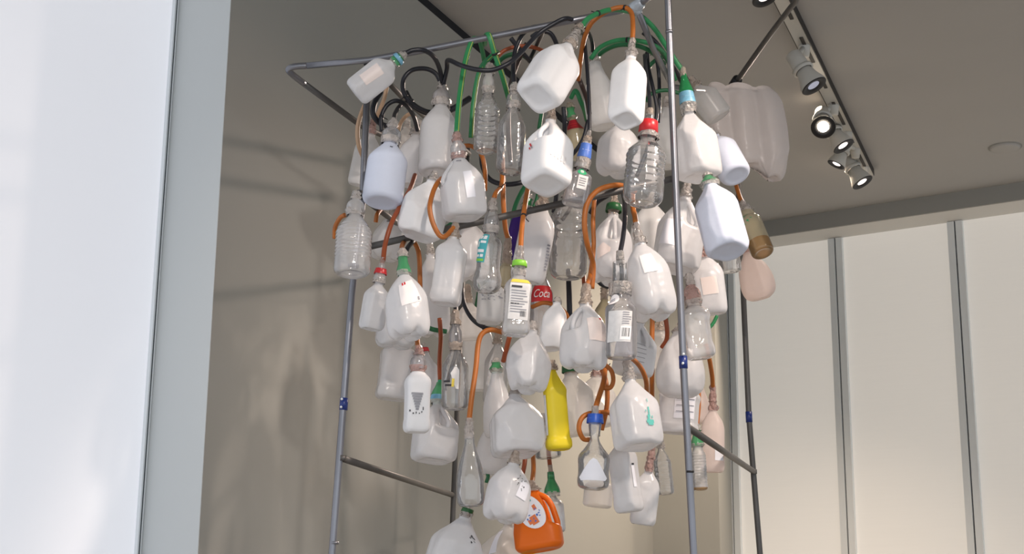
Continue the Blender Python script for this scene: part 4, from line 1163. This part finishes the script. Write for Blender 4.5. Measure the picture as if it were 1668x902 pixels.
hose('orange hose dropping onto the lime banded bottle', 'orange_h', [(848, 406, 3.82), (850, 372, 3.86), (855, 335, 3.92), (861, 300, 4.04), (864, 270, 4.16)], .0082, tie=.42)
hose('large orange hose loop left of the heart shaped sticker jug', 'orange_h', [(964, 470, 4.03), (966, 430, 4.02), (956, 395, 3.96), (952, 360, 3.94), (957, 330, 3.94), (974, 310, 3.95), (998, 302, 3.97), (1016, 303, 4.0), (1034, 312, 4.05)], .0088)
hose('orange hose running down beside the heart shaped sticker jug to the wide centre jug', 'orange_h', [(955, 468, 3.9), (962, 445, 4.04), (967, 400, 4.08), (966, 360, 4.08), (968, 325, 4.10)], .0078)
hose('orange hose arching down to the ragged label bottle', 'orange_h', [(764, 686, 3.98), (768, 650, 4.0), (775, 600, 4.02), (779, 560, 4.04), (786, 543, 4.05), (800, 537, 4.06), (818, 541, 4.08)], .0085)
hose('orange hose piece between the lime banded bottle and the frosted jug below it', 'brown_h', [(820, 588, 4.26), (825, 568, 4.22), (830, 548, 4.2)], .0085)
hose('straight reddish hose piece hanging left of the torn yellow label bottle', 'brown_h', [(716, 518, 4.34), (718, 550, 4.34), (716, 590, 4.3), (717, 622, 4.28)], .0078)
hose('orange hose piece under the crumpled jug, right of two', 'orange_h', [(868, 738, 4.3), (869, 765, 4.22), (866, 790, 4.12)], .0080)
hose('orange hose piece under the crumpled jug, left of two', 'brown_h', [(856, 736, 4.22), (854, 758, 4.2), (850, 776, 4.2)], .0076)
hose('orange hose running straight down right of the white handled jug', 'orange_h', [(1063, 505, 4.34), (1062, 560, 4.34), (1062, 610, 4.34), (1062, 650, 4.4), (1062, 700, 4.36), (1062, 730, 4.26)], .0085)
hose('orange hose feeding the jug with the green stain', 'orange_h', [(1022, 592, 3.92), (1026, 582, 3.98), (1042, 596, 4.06), (1052, 618, 4.12), (1054, 645, 4.2)], .0080)
hose('reddish hose curving behind the front pole above the soda bottle', 'brown_h', [(1080, 500, 4.56), (1086, 530, 4.56), (1086, 552, 4.58), (1078, 566, 4.6)], .0085)
hose('orange hose of the bunch that feeds the deep blue banded bottle', 'orange_h', [(970, 664, 3.96), (976, 645, 3.98), (984, 618, 4.02), (985, 590, 4.1), (984, 575, 4.2)], .0085, tie=.68)
hose('orange hose of the bunch running down to the small tie', 'orange_h', [(980, 700, 4.06), (988, 665, 4.04), (989, 635, 4.04), (983, 608, 4.06), (972, 592, 4.12)], .0078)
hose('orange hose loop encircling the deep blue banded neck', 'orange_h', [(962, 716, 3.99), (950, 714, 3.97), (943, 698, 3.96), (947, 682, 3.96), (958, 674, 3.98), (975, 672, 4.03), (992, 672, 4.02), (1002, 680, 4.06)], .0080)
hose('small orange hose loop right of the hose bunch', 'orange_h', [(986, 594, 4.0), (996, 604, 4.0), (999, 620, 4.0), (994, 631, 4.0), (984, 632, 4.0)], .0072)
hose('orange hose to the lone pinkish bottle at right', 'orange_h', [(1161, 632, 4.7), (1160, 612, 4.66), (1155, 582, 4.6), (1150, 560, 4.6)], .0085)
hose('orange hose to the green topped glass bottle', 'orange_h', [(1135, 692, 4.56), (1138, 660, 4.56), (1138, 630, 4.56), (1139, 610, 4.62)], .0085)
hose('orange hose to the small amber based bottle', 'orange_h', [(1210, 332, 4.75), (1204, 318, 4.8), (1199, 300, 4.85), (1194, 270, 4.9)], .0088)
hose('orange hose to the round shouldered sticker jug', 'orange_h', [(1036, 368, 3.9), (1034, 352, 3.94), (1031, 338, 4.0), (1030, 310, 4.1)], .0088)
hose('orange hose loop right behind the oblong sticker jug', 'orange_h', [(750, 238, 4.3), (768, 238, 4.26), (784, 252, 4.22), (790, 280, 4.22), (790, 310, 4.26)], .0078)
hose('reddish hose arching behind the green hoses at the top bar', 'brown_h', [(808, 96, 4.3), (822, 82, 4.3), (848, 75, 4.3), (872, 78, 4.3), (890, 86, 4.34)], .0072)
hose('peach hose hanging beside the upper left pole', 'peach_h', [(628, 140, 4.3), (612, 150, 4.3), (594, 172, 4.3), (583, 205, 4.3), (584, 235, 4.32), (592, 258, 4.4)], .0080)
hose('peach hose bend behind the bleach bottle neck', 'peach_h', [(648, 216, 4.5), (654, 198, 4.5), (666, 186, 4.5), (676, 190, 4.46)], .0072)
hose('thin peach hose passing behind the small slanting jug', 'peach_h', [(609, 198, 4.52), (618, 180, 4.46), (626, 160, 4.42), (631, 138, 4.4)], .0076)
hose('orange hose arc left of the hazy ribbed bottle at the left pole', 'orange_h', [(545, 388, 4.16), (546, 370, 4.14), (554, 355, 4.1), (562, 350, 4.08)], .0076)
hose('short black cord tying the hazy ribbed bottle to the left pole', 'black_h', [(580, 315, 3.99), (584, 311, 4.05), (592, 313, 4.15), (597, 318, 4.19), (590, 322, 4.21)], .0045, name='tie_cord')
hose('orange hose bend under the bleach bottle', 'orange_h', [(612, 362, 4.30), (615, 348, 4.30), (626, 338, 4.42), (642, 336, 4.74)], .0078)
hose('orange hose to the green topped clear bottle beside the orange jug', 'brown_h', [(896, 760, 4.42), (894, 740, 4.46), (892, 715, 4.5)], .0078)
hose('orange hose looping in the dark centre below the red label', 'orange_h', [(866, 500, 4.4), (886, 493, 4.38), (906, 498, 4.36), (922, 511, 4.36), (928, 532, 4.4)], .0078)
hose('reddish hose at the frosted oval bottle between the right poles', 'brown_h', [(1146, 386, 4.42), (1143, 366, 4.4), (1140, 340, 4.36)], .0078)
hose('short orange hose behind the front pole below the square shoulder jug', 'orange_h', [(1124, 462, 4.44), (1124, 440, 4.44), (1128, 418, 4.44)], .0085)
hose('reddish hose down the dark centre right of the red label', 'brown_h', [(952, 470, 4.36), (950, 440, 4.42), (950, 415, 4.44)], .0074)
# black
hose('black hose arching from the small slanting jug to the dark necked bottle', 'black_h', [(659, 88, 4.02), (672, 82, 4.02), (690, 82, 4.03), (706, 92, 4.08), (716, 112, 4.15), (721, 138, 4.21)], .0082)
hose('wide black hose loop left of the dark necked round bottle', 'black_h', [(719, 137, 4.22), (710, 120, 4.21), (694, 112, 4.2), (672, 114, 4.2), (658, 128, 4.2), (657, 148, 4.22), (668, 166, 4.24), (690, 180, 4.28), (715, 184, 4.32)], .0082, tie=.7)
hose('black hose sagging from the dark necked bottle across to the top bar', 'black_h', [(723, 137, 4.20), (728, 112, 4.16), (730, 98, 4.11), (750, 106, 4.0), (775, 113, 3.98), (802, 114, 3.98), (830, 102, 3.98), (852, 82, 4.0), (876, 56, 4.02), (900, 40, 4.02), (922, 30, 4.02), (938, 36, 4.06), (948, 48, 4.14)], .0080)
hose('black hose to the bleach bottle neck', 'black_h', [(641, 198, 4.12), (644, 184, 4.2), (654, 170, 4.3), (672, 164, 4.34)], .0076)
hose('black hose loop above the bleach bottle', 'black_h', [(622, 214, 4.24), (621, 192, 4.24), (630, 172, 4.24), (646, 164, 4.25), (662, 172, 4.28), (674, 190, 4.34), (680, 212, 4.4)], .0080, tie=.2)
hose('thick grey black hose behind the small slanting jug beside the upper left pole', 'black_h', [(620, 150, 4.26), (610, 168, 4.24), (608, 186, 4.24), (618, 200, 4.26), (634, 208, 4.3), (650, 222, 4.4)], .0100)
hose('black hose bundle running right from the loop above the bleach bottle', 'black_h', [(660, 150, 4.36), (672, 170, 4.36), (692, 182, 4.38), (714, 186, 4.4), (740, 176, 4.42), (766, 160, 4.44)], .0120)
hose('black hose rising from the smooth highlight bottle over the top bar', 'black_h', [(838, 140, 4.06), (836, 112, 4.08), (839, 84, 4.1), (850, 58, 4.1), (866, 45, 4.08), (884, 46, 4.12), (876, 70, 4.3), (862, 100, 4.4)], .0080)
hose('black hose crossing behind the top bar near its middle', 'black_h', [(832, 62, 4.24), (846, 80, 4.26), (860, 96, 4.3), (876, 112, 4.36)], .0086)
hose('black hose loop left of the big tilted white jug', 'black_h', [(866, 60, 4.22), (880, 52, 4.2), (896, 54, 4.2), (906, 70, 4.22), (912, 92, 4.28)], .0082)
hose('dark hose falling from the top bar behind the smooth highlight bottle', 'dark_h', [(832, 270, 4.4), (828, 210, 4.38), (830, 150, 4.36), (840, 110, 4.34), (858, 70, 4.3)], .0082)
hose('black hose dropping to the tall hazy bottle', 'black_h', [(966, 86, 4.32), (964, 66, 4.26), (956, 50, 4.2), (944, 42, 4.16)], .0072)
hose('long thin black hose running down to the blue labelled leaning bottle', 'black_h', [(960, 216, 3.96), (960, 170, 3.99), (957, 120, 4.03), (953, 75, 4.10), (950, 50, 4.16)], .0066)
hose('black hose dropping onto the red banded clear bottle', 'black_h', [(1059, 182, 3.88), (1057, 150, 3.98), (1052, 115, 4.1), (1050, 90, 4.2)], .0066)
hose('second black hose beside the red banded bottle hose', 'black_h', [(1064, 215, 4.34), (1070, 180, 4.34), (1064, 145, 4.34), (1056, 110, 4.36), (1054, 85, 4.36)], .0072)
hose('black hose bowed towards the front pole at the top', 'black_h', [(1072, 200, 4.5), (1074, 165, 4.48), (1073, 120, 4.48), (1066, 80, 4.44), (1054, 55, 4.36)], .0072, tie=.75)
hose('black hose running with the inner pipe down right of the joint', 'black_h', [(1048, 52, 4.28), (1068, 70, 4.3), (1084, 92, 4.4), (1110, 132, 4.58), (1130, 160, 4.64)], .0105)
hose('black hose to the smoky barcode bottle', 'black_h', [(1010, 412, 3.80), (1015, 385, 3.86), (1018, 355, 3.93), (1017, 325, 4.04), (1010, 300, 4.16)], .0076)
hose('black hose curving under the marked frosted bottle', 'black_h', [(752, 470, 4.38), (756, 495, 4.36), (768, 518, 4.34), (786, 532, 4.34), (806, 537, 4.34)], .0076, tie=.8)
hose('dark hose straight above the torn yellow label bottle', 'black_h', [(742, 510, 4.10), (742, 495, 4.14), (742, 470, 4.2), (746, 440, 4.24)], .0072)
hose('big black hose loop low behind the smooth highlight bottle', 'black_h', [(784, 236, 4.5), (786, 270, 4.46), (798, 292, 4.44), (820, 300, 4.42), (846, 298, 4.42), (866, 290, 4.46)], .0092)
hose('black hose behind the white handled jug on the right side', 'black_h', [(918, 174, 4.3), (920, 205, 4.32), (918, 240, 4.4)], .0086)
hose('black hose curve between the white handled jug and the blue labelled bottle', 'black_h', [(958, 196, 4.28), (950, 226, 4.28), (934, 250, 4.3), (918, 262, 4.36)], .0074)
hose('black hose under the white handled jug towards the purple bottle', 'black_h', [(906, 300, 4.3), (906, 322, 4.32), (902, 345, 4.36)], .0084)
hose('black hose to the folded sticker jug', 'black_h', [(660, 418, 4.06), (664, 404, 4.1), (672, 394, 4.18), (684, 384, 4.3)], .0078)
hose('black hose below the big clear round bottle', 'black_h', [(926, 440, 4.5), (927, 475, 4.46), (928, 510, 4.46), (930, 540, 4.5)], .0100)
hose('black hose behind the heart shaped sticker jug', 'black_h', [(962, 348, 4.32), (972, 330, 4.3), (990, 318, 4.28), (1008, 306, 4.28), (1024, 300, 4.3)], .0092)
hose('black hose bend below the heart shaped sticker jug', 'black_h', [(962, 420, 4.36), (968, 448, 4.34), (978, 462, 4.34), (990, 468, 4.36)], .0074)
hose('dark hose curving under the big tilted white jug towards the red labelled bottle', 'dark_h', [(940, 120, 4.26), (948, 140, 4.28), (956, 162, 4.24), (960, 185, 4.22)], .0086)

# ================================================================== light
wd = bpy.data.worlds.new('world')
SC.world = wd
wd.use_nodes = True
bg = wd.node_tree.nodes['Background']
bg.inputs['Color'].default_value = (.86, .92, 1.0, 1)
bg.inputs['Strength'].default_value = 1.0


def lamp(name, kind, loc, target, energy, col, **k):
    l = bpy.data.lights.new(name, kind)
    l.energy = energy
    l.color = col
    for a, b in k.items(): setattr(l, a, b)
    o = bpy.data.objects.new(name, l)
    COL.objects.link(o)
    o.location = loc
    o.rotation_euler = (Vector(target) - Vector(loc)).to_track_quat('-Z', 'Y').to_euler()
    return o


AIM = at(880, 450, 4.4)
lamp('warm_track_spot', 'SPOT', (1.8, 3.0, 4.1), (-.75, 5.0, 1.15), 215, (1, .82, .70), spot_size=R_(38), spot_blend=.6, shadow_soft_size=.12)
lamp('front_track_spot', 'SPOT', (.7, .3, 4.1), at(890, 440, 4.3), 185, (1, .90, .82), spot_size=R_(32), spot_blend=.8, shadow_soft_size=.10)
for q, (px, py, Y) in enumerate(((1326, 146, 6.9), (1374, 245, 7.9), (1405, 306, 8.4))):
    a = at(px, py, Y) - Vector((0, 0, .06))
    tgt = Vector((.8, 8.1, .9)) if q == 0 else a + Vector((.9 - .9 * q, -.9, -3.5))
    lamp('downlight', 'SPOT', a, tgt, (470, 120, 90)[q], (1, .80, .62), spot_size=R_(100), spot_blend=.9, shadow_soft_size=.08)
lamp('wall_fill', 'SPOT', (1.9, 5.2, 4.1), (-.1, 6.0, 1.0), 45, (1, .82, .68), spot_size=R_(70), spot_blend=.8, shadow_soft_size=.12)  # added fill without a fixture, brightens the low left wall
lamp('rear_track_spot', 'SPOT', at(1341, 207, 7.2) + Vector((-.05, -.12, -.05)), at(950, 450, 4.6), 200, (1, .80, .68), spot_size=R_(50), spot_blend=.6, shadow_soft_size=.06)

SC.cycles.transparent_max_bounces = 40
SC.cycles.max_bounces = 8
SC.cycles.diffuse_bounces = 4
SC.cycles.transmission_bounces = 6
SC.cycles.sample_clamp_indirect = 4
SC.cycles.use_denoising = True
SC.view_settings.view_transform = 'Standard'
SC.view_settings.look = 'None'
SC.view_settings.exposure = .32
SC.view_settings.gamma = 1
SC.view_settings.use_curve_mapping = False
